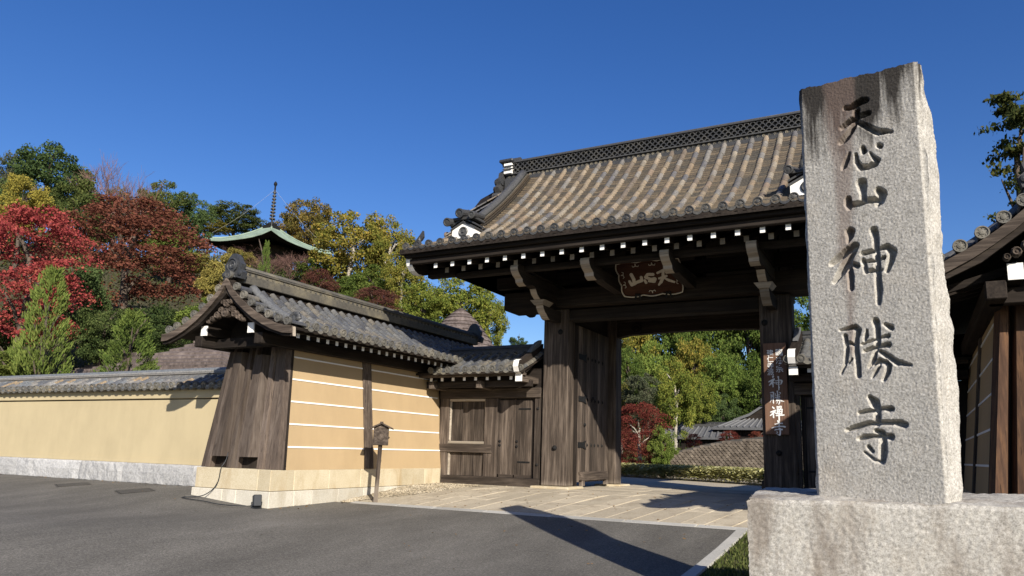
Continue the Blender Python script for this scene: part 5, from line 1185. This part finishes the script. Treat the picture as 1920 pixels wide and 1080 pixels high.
# ------------------------------------------------------------------ shingled roofs behind the boundary wall
def hip_hall(name, label, cx, cy, hx, hy, ze, zr, ridge, rot, m=M_shin, n=11, conc=.12, wall=True, group=None):
    t = thing(name, (cx, cy, max(0, ze - 2.5)), label, 'building', group)
    Mr = Matrix.Translation((cx, cy, 0)) @ Matrix.Rotation(R_(rot), 4, 'Z')
    if wall:
        b = MB(); b.box(-hx * .82, hx * .82, -hy * .82, hy * .82, ze - 3.2, ze + .1, M=Mr); build(b, 'wall', M_cream, t)
        b = MB()
        for k in range(7): b.box(-hx * .8 + hx * 1.6 * k / 6 - .08, -hx * .8 + hx * 1.6 * k / 6 + .08, -hy * .82 - .03, -hy * .82 - .002, ze - 3.2, ze, M=Mr)
        build(b, 'wall_posts', M_wz, t, kind='stuff')
    def ring(s): q = s + conc * math.sin(math.pi * s); return ridge + (hx - ridge) * (1 - s), hy * (1 - s), ze + (zr - ze) * (q - 2 * conc * math.sin(math.pi * s))
    roof = None
    for k in range(n):    # one thick lapped course after another
        a0, b0, z0 = ring(k / n); a1, b1, z1 = ring((k + 1) / n); th = .07
        b = MB(); lo = [(-a0, -b0), (a0, -b0), (a0, b0), (-a0, b0)]; hi = [(-a1, -b1), (a1, -b1), (a1, b1), (-a1, b1)]
        vs = [(*p, z0 + th) for p in lo] + [(*p, z1) for p in hi] + [(*p, z0 - .03) for p in lo]
        vs = [tuple(Mr @ Vector(v)) for v in vs]
        b.add(vs, [(i, (i + 1) % 4, 4 + (i + 1) % 4, 4 + i) for i in range(4)] + [(8 + i, 8 + (i + 1) % 4, (i + 1) % 4, i) for i in range(4)] + ([(11, 10, 9, 8)] if k == 0 else []))
        o = build(b, 'roof' if k == 0 else 'shingle_course', m, t if k == 0 else roof)
        if k == 0: roof = o
    b = MB(); b.box(-ridge - .1, ridge + .1, -.16, .16, zr - .06, zr + .10, c=.02, M=Mr); build(b, 'ridge', m, roof)
    return t
hip_hall('shingled_hall', 'building with broad dark shingle hip roof behind the cream wall, beside the timber wall end', -22.5, 18.1, 4.0, 3.6, 2.75, 4.35, .5, 8)
hip_hall('shingled_hall', 'lower shingle-roofed building behind the cream wall, partly hidden by the tall young conifer', -27.6, 18.4, 3.2, 2.6, 2.8, 4.05, .9, -4)
# round conical roof
t = thing('round_pavilion', (-16.6, 25.5, 0), 'round pavilion with steep conical shingle roof behind the wing wall', 'pavilion')
b = MB(); b.lathe([(2.0, 0), (2.0, 3.6)], 20, Matrix.Translation((-16.6, 25.5, 0))); build(b, 'wall', M_cream, t)
cone = [(3.3, 3.45), (2.75, 3.75), (2.25, 4.1), (1.85, 4.5), (1.5, 4.92), (1.2, 5.35), (.92, 5.75), (.62, 6.1), (.3, 6.4), (.04, 6.58)]
cone = [(a, z) for a, z in cone]; roof = None
for k, ((r0, z0), (r1, z1)) in enumerate(zip(cone, cone[1:])):
    for h in range(2):
        ra_, rb_ = r0 + (r1 - r0) * h / 2, r0 + (r1 - r0) * (h + 1) / 2; za_, zb_ = z0 + (z1 - z0) * h / 2, z0 + (z1 - z0) * (h + 1) / 2
        b = MB(); b.lathe([(ra_ - .04, za_ - .03), (ra_ + .02, za_ + .035), (rb_ - .0, zb_ + .005)], 28, Matrix.Translation((-16.6, 25.5, 0)))
        o = build(b, 'roof' if roof is None else 'shingle_course', M_shin, roof or t); roof = roof or o
# ------------------------------------------------------------------ pagoda on the hill
px, py = -48.9, 44.4
t = thing('pagoda', (px, py, 13.5), 'pagoda with upswept green copper roof and ringed bronze spire on the wooded hill', 'pagoda')
rot = math.atan2(-py, -px) - math.pi / 4
Mr = Matrix.Translation((px, py, 0)) @ Matrix.Rotation(rot, 4, 'Z')
b = MB(); b.lathe([(2.0, 13.0), (2.0, 17.4)], 16, Mr); build(b, 'drum_wall', M_wx, t)
HS = 3.75
def pag_z(a, e, s):     # e: 0 at the ridge to 1 at the eave, s: -1..1 along the side
    return 17.42 + 1.15 * (1 - e) + 1.15 * (1 - e) ** 2.2 + .42 * (e ** 3) * (abs(s) ** 3)
b = MB(); n = 10
for side in range(4):
    o = len(b.v); Ms = Mr @ Matrix.Rotation(side * math.pi / 2, 4, 'Z')
    for i in range(n + 1):
        e = .03 + .97 * i / n
        for j in range(9):
            s = -1 + j / 4; b.v.append(tuple(Ms @ Vector((HS * e, HS * e * s, pag_z(0, e, s)))))
    for i in range(n):
        for j in range(8): b.f.append((o + i * 9 + j, o + (i + 1) * 9 + j, o + (i + 1) * 9 + j + 1, o + i * 9 + j + 1)); b.m.append(0)
    o2 = len(b.v)
    for j in range(9):
        v = b.v[o + n * 9 + j]; b.v.append((v[0], v[1], v[2] - .16))
    for j in range(8): b.f.append((o + n * 9 + j, o2 + j, o2 + j + 1, o + n * 9 + j + 1)); b.m.append(0)
roof = build(b, 'roof', M_copper, t, True)
b = MB()
for side in range(4):
    Ms = Mr @ Matrix.Rotation(side * math.pi / 2, 4, 'Z'); o = len(b.v)
    for e in (.25, .62, .985):
        for j in range(9): s = -1 + j / 4; b.v.append(tuple(Ms @ Vector((HS * e, HS * e * s, pag_z(0, e, s) - (.17 if e > .9 else .45)))))
    for i in range(2):
        for j in range(8): b.f.append((o + i * 9 + j, o + i * 9 + j + 1, o + (i + 1) * 9 + j + 1, o + (i + 1) * 9 + j)); b.m.append(0)
build(b, 'roof_underside', M_wx, t)
for side in range(4):   # hip ridges
    Ms = Mr @ Matrix.Rotation(side * math.pi / 2, 4, 'Z'); b = MB()
    b.tube([Ms @ Vector((HS * e, HS * e, pag_z(0, e, 1) + .04)) for e in [.05 + .95 * k / 8 for k in range(9)]], .075, 5); build(b, 'hip_ridge', M_copper, roof)
b = MB(); b.box(-.55, .55, -.55, .55, 19.15, 19.5, c=.03, M=Mr); b.lathe([(.45, 19.5), (.5, 19.6), (.3, 19.8), (.09, 19.9), (.07, 23.2), (.16, 23.35), (.14, 23.5), (.02, 23.65)], 10, Matrix.Translation((px, py, 0))); sp = build(b, 'spire', M_iron, t)
for k in range(9):
    b = MB(); r0 = .25 - .012 * k; z = 20.15 + .30 * k
    b.lathe([(r0 * .6, z + .02), (r0, z), (r0, z + .10), (r0 * .6, z + .08)], 12, Matrix.Translation((px, py, 0))); build(b, 'spire_ring', M_patch, sp)
for side in range(4):
    q = Mr @ Matrix.Rotation(side * math.pi / 2, 4, 'Z') @ Vector((HS, HS, pag_z(0, 1, 1))); a = Vector((px, py, 22.9)); b = MB()
    b.tube([a + (q - a) * k / 6 - Vector((0, 0, .35 * math.sin(math.pi * k / 6))) for k in range(7)], .007, 4); build(b, 'chain', M_kerb, sp)
# ------------------------------------------------------------------ inside the precinct: scale-tiled mound, halls, bamboo grass
t = thing('scale_tiled_roof', (-6, 27, 0), 'low curved roof laid with brown scale tiles seen through the gate', 'roof')
def mound_top(x): return lerp_table(x, [(-9.4, .10), (-9.1, .24), (-8.2, .76), (-7.2, 1.02), (-6.2, 1.25), (-4.7, 1.43), (-2.5, 1.5), (0, 1.3), (2.5, .5)])
b = MB(); xs_ = [-9.4 + .3 * i for i in range(40)]
vs = []; 
for x in xs_:
    zt = mound_top(x); vs += [(x, 26.75, -.1), (x, 27.0 + zt * .25, zt), (x, 28.5 + zt * .5, zt * .98), (x, 29.5, -.1)]
b.add(vs, [(4 * i + k, 4 * i + 4 + k, 4 * i + 5 + k, 4 * i + 1 + k) for i in range(len(xs_) - 1) for k in range(3)]); body = build(b, 'roof_body', M_scale, t)
b = MB(); row = 0; z = .02
while z < 1.5:
    x = -9.3 + (.08 if row % 2 else 0)
    while x < .5:
        if mound_top(x) > z + .04:
            y = 26.75 + (z + .1) * .22 - .02; r_ = rnd.uniform(-.008, .008)
            b.add([(x - .075, y + .02, z + .10), (x + .075, y + .02, z + .10), (x + .075, y - .03 + r_, z + .03), (x, y - .05 + r_, z - .03), (x - .075, y - .03 + r_, z + .03)], [(0, 4, 3, 2, 1)])
            b.add([(x + .075, y - .03 + r_, z + .03), (x, y - .05 + r_, z - .03), (x - .075, y - .03 + r_, z + .03), (x - .075, y + .03, z + .03), (x, y + .03, z - .03), (x + .075, y + .03, z + .03)], [(0, 1, 4, 5), (1, 2, 3, 4)])
        x += .16
    z += .085; row += 1
build(b, 'scale_tiles', M_scale, body, kind='stuff')
b = MB(); b.sweep([(-.12, -.03), (.12, -.03), (.12, .07), (-.12, .07)], [(x, 27.02 + mound_top(x) * .25, mound_top(x)) for x in xs_ if x < 2]); build(b, 'roof_edge', M_patch, body)
def sasa_region(r):
    x = r.uniform(-10.5, -2.5); y0 = 24.2 - (x + 9.2) * .56 + .15; return x, y0 + abs(r.gauss(0, .8))
r = random.Random(21); b = MB()
for _ in range(19000):
    x, y = sasa_region(r); h = .42 * smooth01((y - (24.2 - (x + 9.2) * .56) + .2) / .5) * r.random() ** .6 + .03; s = r.uniform(.05, .10); a = r.uniform(0, 6.28)
    d = Vector((math.cos(a), math.sin(a), r.uniform(-.3, .5))) * s; e = Vector((-math.sin(a), math.cos(a), r.uniform(-.2, .6))) * s * .28; p = Vector((x, y, h))
    b.add([p - d, p + e, p + d, p - e], [(0, 1, 2, 3)])
struct(b, 'bamboo_grass', LEAF['sasa'], kind='stuff')
def tile_hall(label, cx, cy, hx, hy, ze, zr, gable, wallm):
    t = thing('temple_hall', (cx, cy, 0), label, 'building', 'temple halls beyond the gate')
    b = MB(); b.box(cx - hx * .8, cx + hx * .8, cy - hy * .8, cy + hy * .8, -.1, ze); build(b, 'wall', wallm, t)
    for k in range(6): bx('wall_post', M_wz, t, cx - hx * .8 + hx * 1.6 * k / 5 - .06, cx - hx * .8 + hx * 1.6 * k / 5 + .06, cy - hy * .8 - .03, cy - hy * .8 - .003, -.1, ze)
    n = 8
    if gable:      # gable towards us over a lean-to skirt roof
        b = MB(); pr = [(cx - hx * .62, ze + .42), (cx - hx * .30, ze + .72), (cx, zr), (cx + hx * .30, ze + .72), (cx + hx * .62, ze + .42)]
        b.prism(pr + [(x, z - .14) for x, z in reversed(pr)], 1, cy - hy * .7, cy + hy * .7); roof = build(b, 'roof', M_fartile, t)
        b = MB(); b.prism([(cx - hx * .55, ze + .3), (cx + hx * .55, ze + .3), (cx, zr - .2)], 1, cy - hy * .62, cy - hy * .55); build(b, 'gable_wall', M_wx, t)
        b = MB(); b.box(cx - .12, cx + .12, cy - hy * .75, cy + hy * .75, zr - .03, zr + .14); b.lathe([(.2, 0), (.16, .06), (.03, .1)], 8, axis_frame((cx, cy - hy * .75, zr + .1), (0, -1, 0))); build(b, 'ridge', M_tdark, roof)
        b = MB()
        for q in ([(-1, -1), (1, -1)], [(1, -1), (1, 1)], [(-1, 1), (-1, -1)]):
            (ax_, ay_), (bx_, by_) = q
            b.add([(cx + ax_ * hx, cy + ay_ * hy, ze - .05), (cx + bx_ * hx, cy + by_ * hy, ze - .05), (cx + bx_ * hx * .6, cy + by_ * hy * .6, ze + .42), (cx + ax_ * hx * .6, cy + ay_ * hy * .6, ze + .42),
                   (cx + ax_ * hx, cy + ay_ * hy, ze - .17), (cx + bx_ * hx, cy + by_ * hy, ze - .17)], [(0, 1, 2, 3), (0, 4, 5, 1)])
        build(b, 'skirt_roof', M_fartile, t)
    else:
        b = MB(); b.add([(cx - hx, cy - hy, ze), (cx + hx, cy - hy, ze), (cx + hx * .8, cy, zr), (cx - hx * .8, cy, zr), (cx + hx, cy + hy, ze), (cx - hx, cy + hy, ze), (cx - hx, cy - hy, ze - .1), (cx + hx, cy - hy, ze - .1), (cx + hx, cy + hy, ze - .1), (cx - hx, cy + hy, ze - .1)],
              [(0, 1, 2, 3), (1, 4, 2), (4, 5, 3, 2), (5, 0, 3), (0, 6, 7, 1), (1, 7, 8, 4), (5, 9, 6, 0), (6, 9, 8, 7)]); roof = build(b, 'roof', M_fartile, t)
        b = MB(); b.box(cx - hx * .8, cx + hx * .8, cy - .12, cy + .12, zr - .03, zr + .12); build(b, 'ridge', M_tdark, roof)
    b = MB(); nn = int(hx * 2 / .32)
    for k in range(nn + 1):
        x = cx - hx + 2 * hx * k / nn
        if gable:
            if abs(x - cx) <= hx * .98: b.tube([(x, cy - hy, ze - .02), (cx + (x - cx) * .6, cy - hy * .6, ze + .45)], .05, 5)
        else: b.tube([(x, cy - hy, ze + .03), (cx + (x - cx) * .8, cy, zr + .03)], .05, 5)
    build(b, 'roll_tiles', M_fartile, roof, kind='stuff')
    return t
tile_hall('grey tiled temple hall with a dark gable beyond the scale-tiled roof', -6.9, 41.5, 2.6, 2.2, 2.32, 3.55, True, M_wx)
tile_hall('low hall with pale grey hip roof left of the gabled temple hall', -10.0, 40.2, 1.55, 1.4, 1.72, 2.35, False, M_wx)
tile_hall('long grey roofed hall with white wall behind the low pale-roofed hall', -10.6, 43.5, 2.6, 1.6, 1.95, 2.62, False, M_white)
# ------------------------------------------------------------------ trees
def leaves(b, rs, P, n, s0, flatk=1.0):
    for p in P:
        s = s0 * rs.uniform(.55, 1.35)
        a = Vector((rs.gauss(0, 1), rs.gauss(0, 1), rs.gauss(0, 1) * flatk)).normalized(); c = a.cross(Vector((rs.gauss(0, 1), rs.gauss(0, 1), rs.gauss(0, 1)))).normalized() * .62
        p = Vector(p); b.add([p - a * s, p + c * s, p + a * s, p - c * s], [(0, 1, 2, 3)])
def crown(kind, seed):
    rs = random.Random(seed); b = MB()
    if kind == 'round':      # unit ellipsoid filled with leaf clumps, denser near its skin
        for _ in range(115):
            v = Vector((rs.gauss(0, 1), rs.gauss(0, 1), rs.gauss(0, 1))).normalized() * (rs.uniform(.15, 1) ** .45) * rs.uniform(.78, 1.0)
            v *= 1 + .16 * noise.noise(v * 2.2 + Vector((seed, 0, 0)))
            r = rs.uniform(.13, .26); P = []
            for _ in range(150):
                q = Vector((rs.gauss(0, 1), rs.gauss(0, 1), rs.gauss(0, 1))).normalized() * r * rs.uniform(.35, 1) ; q.z *= .72; P.append(v + q)
            leaves(b, rs, P, 0, .030)
    elif kind == 'maple':    # flat tiers
        for _ in range(120):
            a = rs.uniform(0, 6.283); h = rs.uniform(-.9, .95); w = math.sqrt(max(0.05, 1 - max(h, -.2 if h > -.5 else h * .85) ** 2)); d = w * rs.uniform(.3, 1.0) ** .5
            v = Vector((math.cos(a) * d, math.sin(a) * d, h)); v *= 1 + .12 * noise.noise(v * 2 + Vector((seed, 3, 0)))
            r = rs.uniform(.14, .30); P = []
            for _ in range(170):
                q = Vector((rs.gauss(0, .55) * r, rs.gauss(0, .55) * r, rs.gauss(0, .16) * r)); q.z -= (q.x * q.x + q.y * q.y) * .9; P.append(v + q)
            leaves(b, rs, P, 0, .023, .45)
    elif kind == 'cone':     # young conifer: upward tufts
        for _ in range(260):
            h = rs.random() ** 1.25; w = (1 - h) ** .68 * (.96 if h < .9 else .7) + .05; a = rs.uniform(0, 6.283); d = w * rs.uniform(.35, 1) ** .6
            v = Vector((math.cos(a) * d, math.sin(a) * d, -1 + 2 * h)); P = []
            for _ in range(26):
                k = rs.random(); q = Vector((math.cos(a) * k * .22, math.sin(a) * k * .22, k * .13)) + Vector((rs.gauss(0, .04), rs.gauss(0, .04), rs.gauss(0, .03))); P.append(v + q)
            for p in P:
                s = .055 * rs.uniform(.6, 1.3); dd = Vector((math.cos(a) + rs.gauss(0, .5), math.sin(a) + rs.gauss(0, .5), 1.0)).normalized() * s; c = dd.cross(Vector((rs.gauss(0, 1), rs.gauss(0, 1), rs.gauss(0, 1)))).normalized() * s * .3
                b.add([p - dd, p + c, p + dd, p - c], [(0, 1, 2, 3)])
    elif kind == 'fir':      # tall open conifer: separate leafy limbs with gaps
        for lv in range(19):
            h = -1 + 2 * lv / 18.6; L = (.35 + .75 * (1 - lv / 19)) * rs.uniform(.5, 1.25)
            for _ in range(3 if lv < 14 else 4):
                a = rs.uniform(0, 6.283)
                if rs.random() < .22: continue
                dr = rs.uniform(-.02, .14)
                for k in range(7):
                    s_ = (.25 + .75 * (k + .6) / 7) * L
                    if rs.random() < .18: continue
                    v = Vector((math.cos(a) * s_ + rs.gauss(0, .05), math.sin(a) * s_ + rs.gauss(0, .05), h + dr * s_ + rs.gauss(0, .015)))
                    P = [v + Vector((rs.gauss(0, .07), rs.gauss(0, .07), rs.gauss(0, .018))) for _ in range(20)]
                    leaves(b, rs, P, 0, .034, .5)
    elif kind == 'twig':     # bare crown: branching rods
        def br(p, d, L, r, lv):
            q = p + d * L; b.tube([p, p + d * L * .5 + Vector((rs.gauss(0, .03), rs.gauss(0, .03), 0)) * L, q], [r, r * .85, r * .65], 3, cap=False)
            if lv == 0: return
            for _ in range(rs.randint(3, 4)):
                dd = (d + Vector((rs.gauss(0, .5), rs.gauss(0, .5), rs.gauss(.12, .35)))).normalized(); br(p + d * L * rs.uniform(.5, 1), dd, L * rs.uniform(.55, .8), r * .6, lv - 1)
        for k in range(7):
            a = rs.uniform(0, 6.283); br(Vector((0, 0, -1)), Vector((math.cos(a) * .5, math.sin(a) * .5, 1)).normalized(), .88, .016, 4)
    me, c = b.mesh('crown', M_bark, centre=False); return me
CROWNS = {'round': [crown('round', s) for s in (1, 2, 3)], 'maple': [crown('maple', s) for s in (4, 5)], 'cone': [crown('cone', s) for s in (6,)], 'fir': [crown('fir', 7)], 'twig': [crown('twig', s) for s in (8, 9)]}
for lst in CROWNS.values():
    for me in lst: me['shared'] = True
def trunk_mesh(pale):
    b = MB(); rs = random.Random(4 + pale); b.tube([(0, 0, 0), (.03, .01, .35), (-.02, .02, .7), (.02, 0, 1)], [.06, .045, .035, .022], 7)
    for k in range(6):
        a = k * 1.1; h = .55 + .08 * k; b.tube([(0, 0, h), (math.cos(a) * .10, math.sin(a) * .10, h + .12), (math.cos(a) * .22, math.sin(a) * .22, h + .2)], [.022, .016, .006], 4)
    me, c = b.mesh('trunk', M_paleb if pale else M_bark, True, False); return me
TRUNK = [trunk_mesh(0), trunk_mesh(1)]
KIND = {'dark': 'round', 'dusky': 'round', 'olive': 'round', 'yellow': 'round', 'mustard': 'round', 'lime': 'round', 'green': 'round', 'green2': 'round', 'gold': 'round', 'gold2': 'round', 'amber': 'round', 'hedge': 'round', 'wine': 'maple', 'maroon': 'maple', 'red': 'maple', 'maple2': 'maple', 'pine': 'cone', 'pine2': 'cone', 'pine3': 'cone', 'fir': 'fir', 'bare': 'twig', 'twig': 'twig'}
LEAFK = {'pine2': 'pine', 'pine3': 'pine', 'bare': 'twig'}
NAMEK = {'maroon': ('maple_tree', 'maple'), 'red': ('maple_tree', 'maple'), 'maple2': ('maple_tree', 'maple'), 'wine': ('shrub', 'shrub'), 'pine': ('conifer_tree', 'conifer'), 'pine2': ('conifer_tree', 'conifer'), 'pine3': ('conifer_tree', 'conifer'), 'fir': ('fir_tree', 'conifer'), 'hedge': ('shrub', 'shrub'), 'bare': ('bare_tree', 'bare tree'), 'twig': ('bare_shrub', 'shrub')}
def tree(kind, x, y, zt, rad, zb, label, pale=0, group=None, squash=1.0):
    nm, cat = NAMEK.get(kind, ('broadleaf_tree', 'tree')); z0 = terrain(x, y)
    if zb <= z0 + .1: zb = z0 + .15
    t = thing(nm, (x, y, z0), label, cat, group); rs = random.Random(int(x * 31 + y * 17))
    hz = (zt - zb) / 2; lst = CROWNS[KIND[kind]]; me = lst[rs.randrange(len(lst))]
    o = bpy.data.objects.new('crown', me); C.objects.link(o); o.parent = t
    o.location = (0, 0, (zt + zb) / 2 - z0); o.scale = (rad, rad * rs.uniform(.9, 1.1), hz); o.rotation_euler = (0, 0, rs.uniform(0, 6.28))
    o.material_slots[0].link = 'OBJECT'; o.material_slots[0].material = LEAF[LEAFK.get(kind, kind)]
    tr = bpy.data.objects.new('trunk', TRUNK[pale]); C.objects.link(tr); tr.parent = t; H = (zt + zb) / 2 - z0 + hz * .35
    wd = max(1.6, min(4.5, rad * 1.6)) * (.4 if KIND[kind] == 'twig' else 1); tr.scale = (wd, wd, H); tr.location = (0, 0, -.1); tr.rotation_euler = (0, 0, rs.uniform(0, 6.28))
    return t
GH = 'trees on the hillside'; GG = 'trees seen through the gate'
tree('dusky',-57.7,27.6,21.5,1.64,15.6, 'dusky brown-green tree on the skyline at the far left edge', 0, GH)
tree('dark',-53.1,28.0,21.4,3.02,15.5, 'tall dark green tree crowning the skyline at the left', 0, GH)
tree('yellow',-44.6,22.5,15.9,1.60,11.9, 'yellow tree below the tall dark green skyline tree', 0, GH)
tree('olive',-47.8,27.3,17.8,2.18,11.8, 'olive green tree right of the yellow tree', 0, GH)
tree('dark',-50.4,24.4,17.0,1.53,10.7, 'dark green tree behind the yellow tree at the left edge', 0, GH)
tree('bare',-48.1,30.6,20.3,2.82,0.0, 'bare reddish tree with pale stems on the skyline', 0, GH)
tree('olive',-52.6,32.9,19.6,2.23,14.8, 'olive tree behind the bare reddish tree', 0, GH)
tree('olive',-49.4,34.1,20.1,2.50,13.6, 'olive tree on the skyline right of the bare tree', 0, GH)
tree('dark',-49.8,36.9,20.6,2.03,15.1, 'dark green tree rounding off the left skyline', 0, GH)
tree('lime',-42.2,30.4,14.8,1.92,11.3, 'lime green tree behind the right flank of the maroon maple', 0, GH)
tree('maroon',-33.5,21.9,12.6,2.95,6.8, 'large maroon maple in the middle of the hillside', 0, None)
tree('red',-29.3,15.3,9.4,2.14,4.1, 'bright scarlet maple at the left edge above the cream wall', 0, None)
tree('dark',-32.0,18.6,8.9,1.40,4.9, 'dark green tree in shade between scarlet and maroon maples', 0, GH)
tree('pine',-21.9,12.1,5.5,0.76,2.4, 'tall bright green young conifer before the scarlet maple', 0, None)
tree('pine2',-19.5,13.1,4.3,0.76,2.4, 'smaller yellow-green young conifer in front of the shingle roof', 0, None)
tree('mustard',-27.8,22.9,9.4,1.19,6.3, 'mustard yellow tree left of the wing wall ridge ornament', 0, GH)
tree('lime',-25.8,20.6,6.7,1.33,4.5, 'lime green tree below the mustard tree near the timber wall end', 0, GH)
tree('olive',-63.1,52.4,26.0,3.54,22.7, 'olive brown tree on the skyline left of the pagoda spire', 0, GH)
tree('yellow',-63.0,49.3,23.3,2.19,21.8, 'yellow tree between maroon maple and pagoda roof', 0, GH)
tree('mustard',-39.5,30.7,12.8,1.36,11.1, 'mustard tree under the left tip of the pagoda roof', 0, GH)
tree('green',-27.8,19.5,6.6,1.55,3.7, 'mid green tree above the shingle roof under the maroon maple', 0, GH)
tree('green',-27.9,17.6,6.2,1.15,3.5, 'mid green bush-like tree between the two young conifers', 0, GH)
tree('green',-32.1,16.4,5.8,1.50,3.5, 'mid green tree below the scarlet maple at the left edge', 0, GH)
tree('green',-24.8,18.6,5.4,1.23,3.7, 'mid green tree just left of the timber wall end', 0, GH)
tree('hedge',-23.1,12.0,3.3,1.16,2.2, 'light green clipped shrub over the cream wall at far left', 0, None)
tree('amber',-51.1,50.8,24.8,2.86,17.7, 'amber-tipped open tree on the skyline right of the pagoda spire', 0, GH)
tree('amber',-52.3,49.5,21.6,2.05,18.5, 'amber-green tree behind the right side of the pagoda roof', 0, GH)
tree('gold',-37.3,41.8,18.9,3.37,12.6, 'tall golden-green tree with a straight pale trunk right of the pagoda', 1, GH)
tree('gold',-33.9,42.1,17.8,2.20,11.5, 'golden-green tree with pale trunk beside the gate eave', 1, GH)
tree('gold',-30.6,39.6,14.4,1.66,9.7, 'smaller golden tree with pale trunk against the gate eave corner', 1, GH)
tree('green2',-33.4,39.8,13.4,2.34,8.8, 'bright green tree under the tall golden-green tree', 0, GH)
tree('green2',-33.7,36.9,12.0,1.79,9.1, 'bright green tree between pagoda roof and golden trees', 0, GH)
tree('wine',-29.2,30.2,10.5,1.26,7.6, 'wine red shrub behind the middle of the wing roof ridge', 0, GH)
tree('wine',-25.6,30.8,9.3,1.39,6.9, 'wine red shrub behind the wing roof ridge nearer the gate', 0, GH)
tree('twig',-41.5,40.6,15.1,1.85,11.8, 'bare brown shrub under the pagoda roof', 0, GH)
tree('gold2',-27.5,38.1,11.7,2.07,7.5, 'yellow-green tree under the gate eave corner', 0, GH)
tree('gold2',-26.9,41.0,12.7,2.72,7.2, 'large yellow-green tree standing behind the conical roof', 0, GH)
tree('gold2',-25.7,42.9,11.7,1.55,7.0, 'yellow-green tree sloping down right of the conical roof', 0, GH)
tree('dark',-35.8,65.9,12.6,1.21,10.2, 'small dark tree top low on the horizon beside the gate post', 0, GH)
tree('pine3',-25.3,22.8,9.6,0.33,7.1, 'slender bright green conifer tip over the wing roof ornament', 0, None)
tree('green2',-31.0,41.7,11.3,2.28,7.4, 'bright green tree behind the wing roof left of the conical roof', 0, GH)
tree('green2',-25.2,37.3,8.9,1.98,6.0, 'bright green tree right behind the conical roof', 0, GH)
tree('twig',-46.8,40.6,16.1,2.58,12.2, 'bare brown shrub in front of the pagoda drum', 0, GH)
tree('twig',-34.8,28.5,10.2,1.23,7.7, 'bare brown shrub left of the ridge ornament', 0, GH)
tree('mustard',-44.3,37.5,15.3,1.44,12.6, 'mustard tree close under the left half of the pagoda roof', 0, GH)
tree('twig',-41.1,39.5,15.2,1.94,12.8, 'bare brown shrub close under the right half of the pagoda roof', 0, GH)
tree('green2',-39.9,40.7,14.9,1.71,12.3, 'green tree under the right tip of the pagoda roof', 0, GH)
tree('twig',-42.2,38.3,14.7,1.60,12.6, 'bare grey shrub behind the slender conifer tip', 0, GH)
tree('gold',-19.8,54.5,13.0,2.56,4.5, 'golden tree high at the left of the gate opening', 0, GG)
tree('gold2',-17.8,59.4,14.7,3.17,3.9, 'yellow-green tree high in the middle of the gate opening', 0, GG)
tree('green2',-15.5,64.2,16.0,3.58,5.1, 'bright green tree high right of centre in the gate opening', 0, GG)
tree('green2',-12.0,62.9,15.9,3.44,4.1, 'bright green tree high near the right gate post', 0, GG)
tree('green2',-9.3,65.3,16.3,3.72,4.3, 'bright green tree behind the right gate post', 0, GG)
tree('lime',-16.3,49.4,8.6,1.88,2.7, 'lime green tree under the golden tree in the gate opening', 0, GG)
tree('green2',-11.7,54.8,9.2,2.38,2.9, 'bright green tree above the gabled hall in the gate opening', 0, GG)
tree('gold',-13.8,52.2,9.7,1.75,3.2, 'golden tree in the centre of the gate opening', 0, GG)
tree('dusky',-14.7,43.6,6.0,1.39,2.4, 'dusky grey-green tree above the crimson maple', 0, GG)
tree('gold2',-11.2,38.4,5.9,1.29,1.7, 'yellow-green tree with a pale straight trunk in the gate opening', 1, GG)
tree('gold2',-11.0,42.6,5.8,1.13,2.4, 'yellow-green tree left of the dark conical one', 0, GG)
tree('dark',-11.0,48.8,4.8,1.19,2.3, 'dark green rounded tree left of the gabled hall', 0, GG)
tree('mustard',-16.9,44.9,5.9,1.18,1.5, 'mustard tree at the left side of the gate opening', 0, GG)
tree('green2',-9.2,51.2,6.7,1.81,2.8, 'bright green tree directly behind the gabled hall', 0, GG)
tree('maple2',-8.8,25.5,2.6,1.06,0.1, 'crimson maple with pale stems inside the gate on the left', 1, None)
tree('lime',-7.7,24.8,1.8,0.55,0.2, 'lime green shrub-like tree right of the crimson maple', 0, GG)
tree('maple2',-10.4,28.1,1.8,0.64,0.2, 'small crimson maple beside the open door leaf', 1, None)
tree('maple2',-9.3,34.8,1.8,0.38,1.1, 'small crimson maple left of the pale-roofed hall', 0, GG)
tree('maple2',-7.9,36.1,2.0,0.46,1.3, 'small crimson maple in front of the gabled hall', 0, GG)
tree('maple2',-6.7,36.4,2.0,0.36,1.3, 'small crimson maple by the right gate post', 0, GG)
tree('gold',-22.0,53.7,10.4,2.55,2.8, 'golden tree hidden behind the open door leaf', 0, GG)
tree('green2',-15.8,57.9,13.4,2.61,4.3, 'bright green tree filling the middle of the gate opening behind the golden one', 0, GG)
tree('lime',-11.6,50.7,8.2,1.48,3.1, 'lime green tree just left of the right gate post above the halls', 0, GG)
tree('green2',-16.9,47.1,8.3,1.45,2.9, 'bright green tree above the crimson maple beside the open door leaf', 0, GG)
tree('fir',3.1,23.8,11.4,1.63,5.9, 'tall open fir tree rising behind the right-hand roof', 0, None)
scatter('undergrowth', LEAF['under'], 60000, lambda r: ((lambda s, t_: (-.8 * s + .6 * t_, .6 * s + .8 * t_))(r.uniform(24, 78), r.uniform(-26, 42))), .20, lambda x, y: terrain(x, y) + abs(rnd.gauss(0, .5)), tall=1.0, flatk=.7, seed=8)
scatter('undergrowth', LEAF['green'], 22000, lambda r: (r.uniform(-32, -1), r.uniform(30, 80)), .16, lambda x, y: terrain(x, y) + abs(rnd.gauss(0, .35)), tall=1.0, flatk=.7, seed=9)
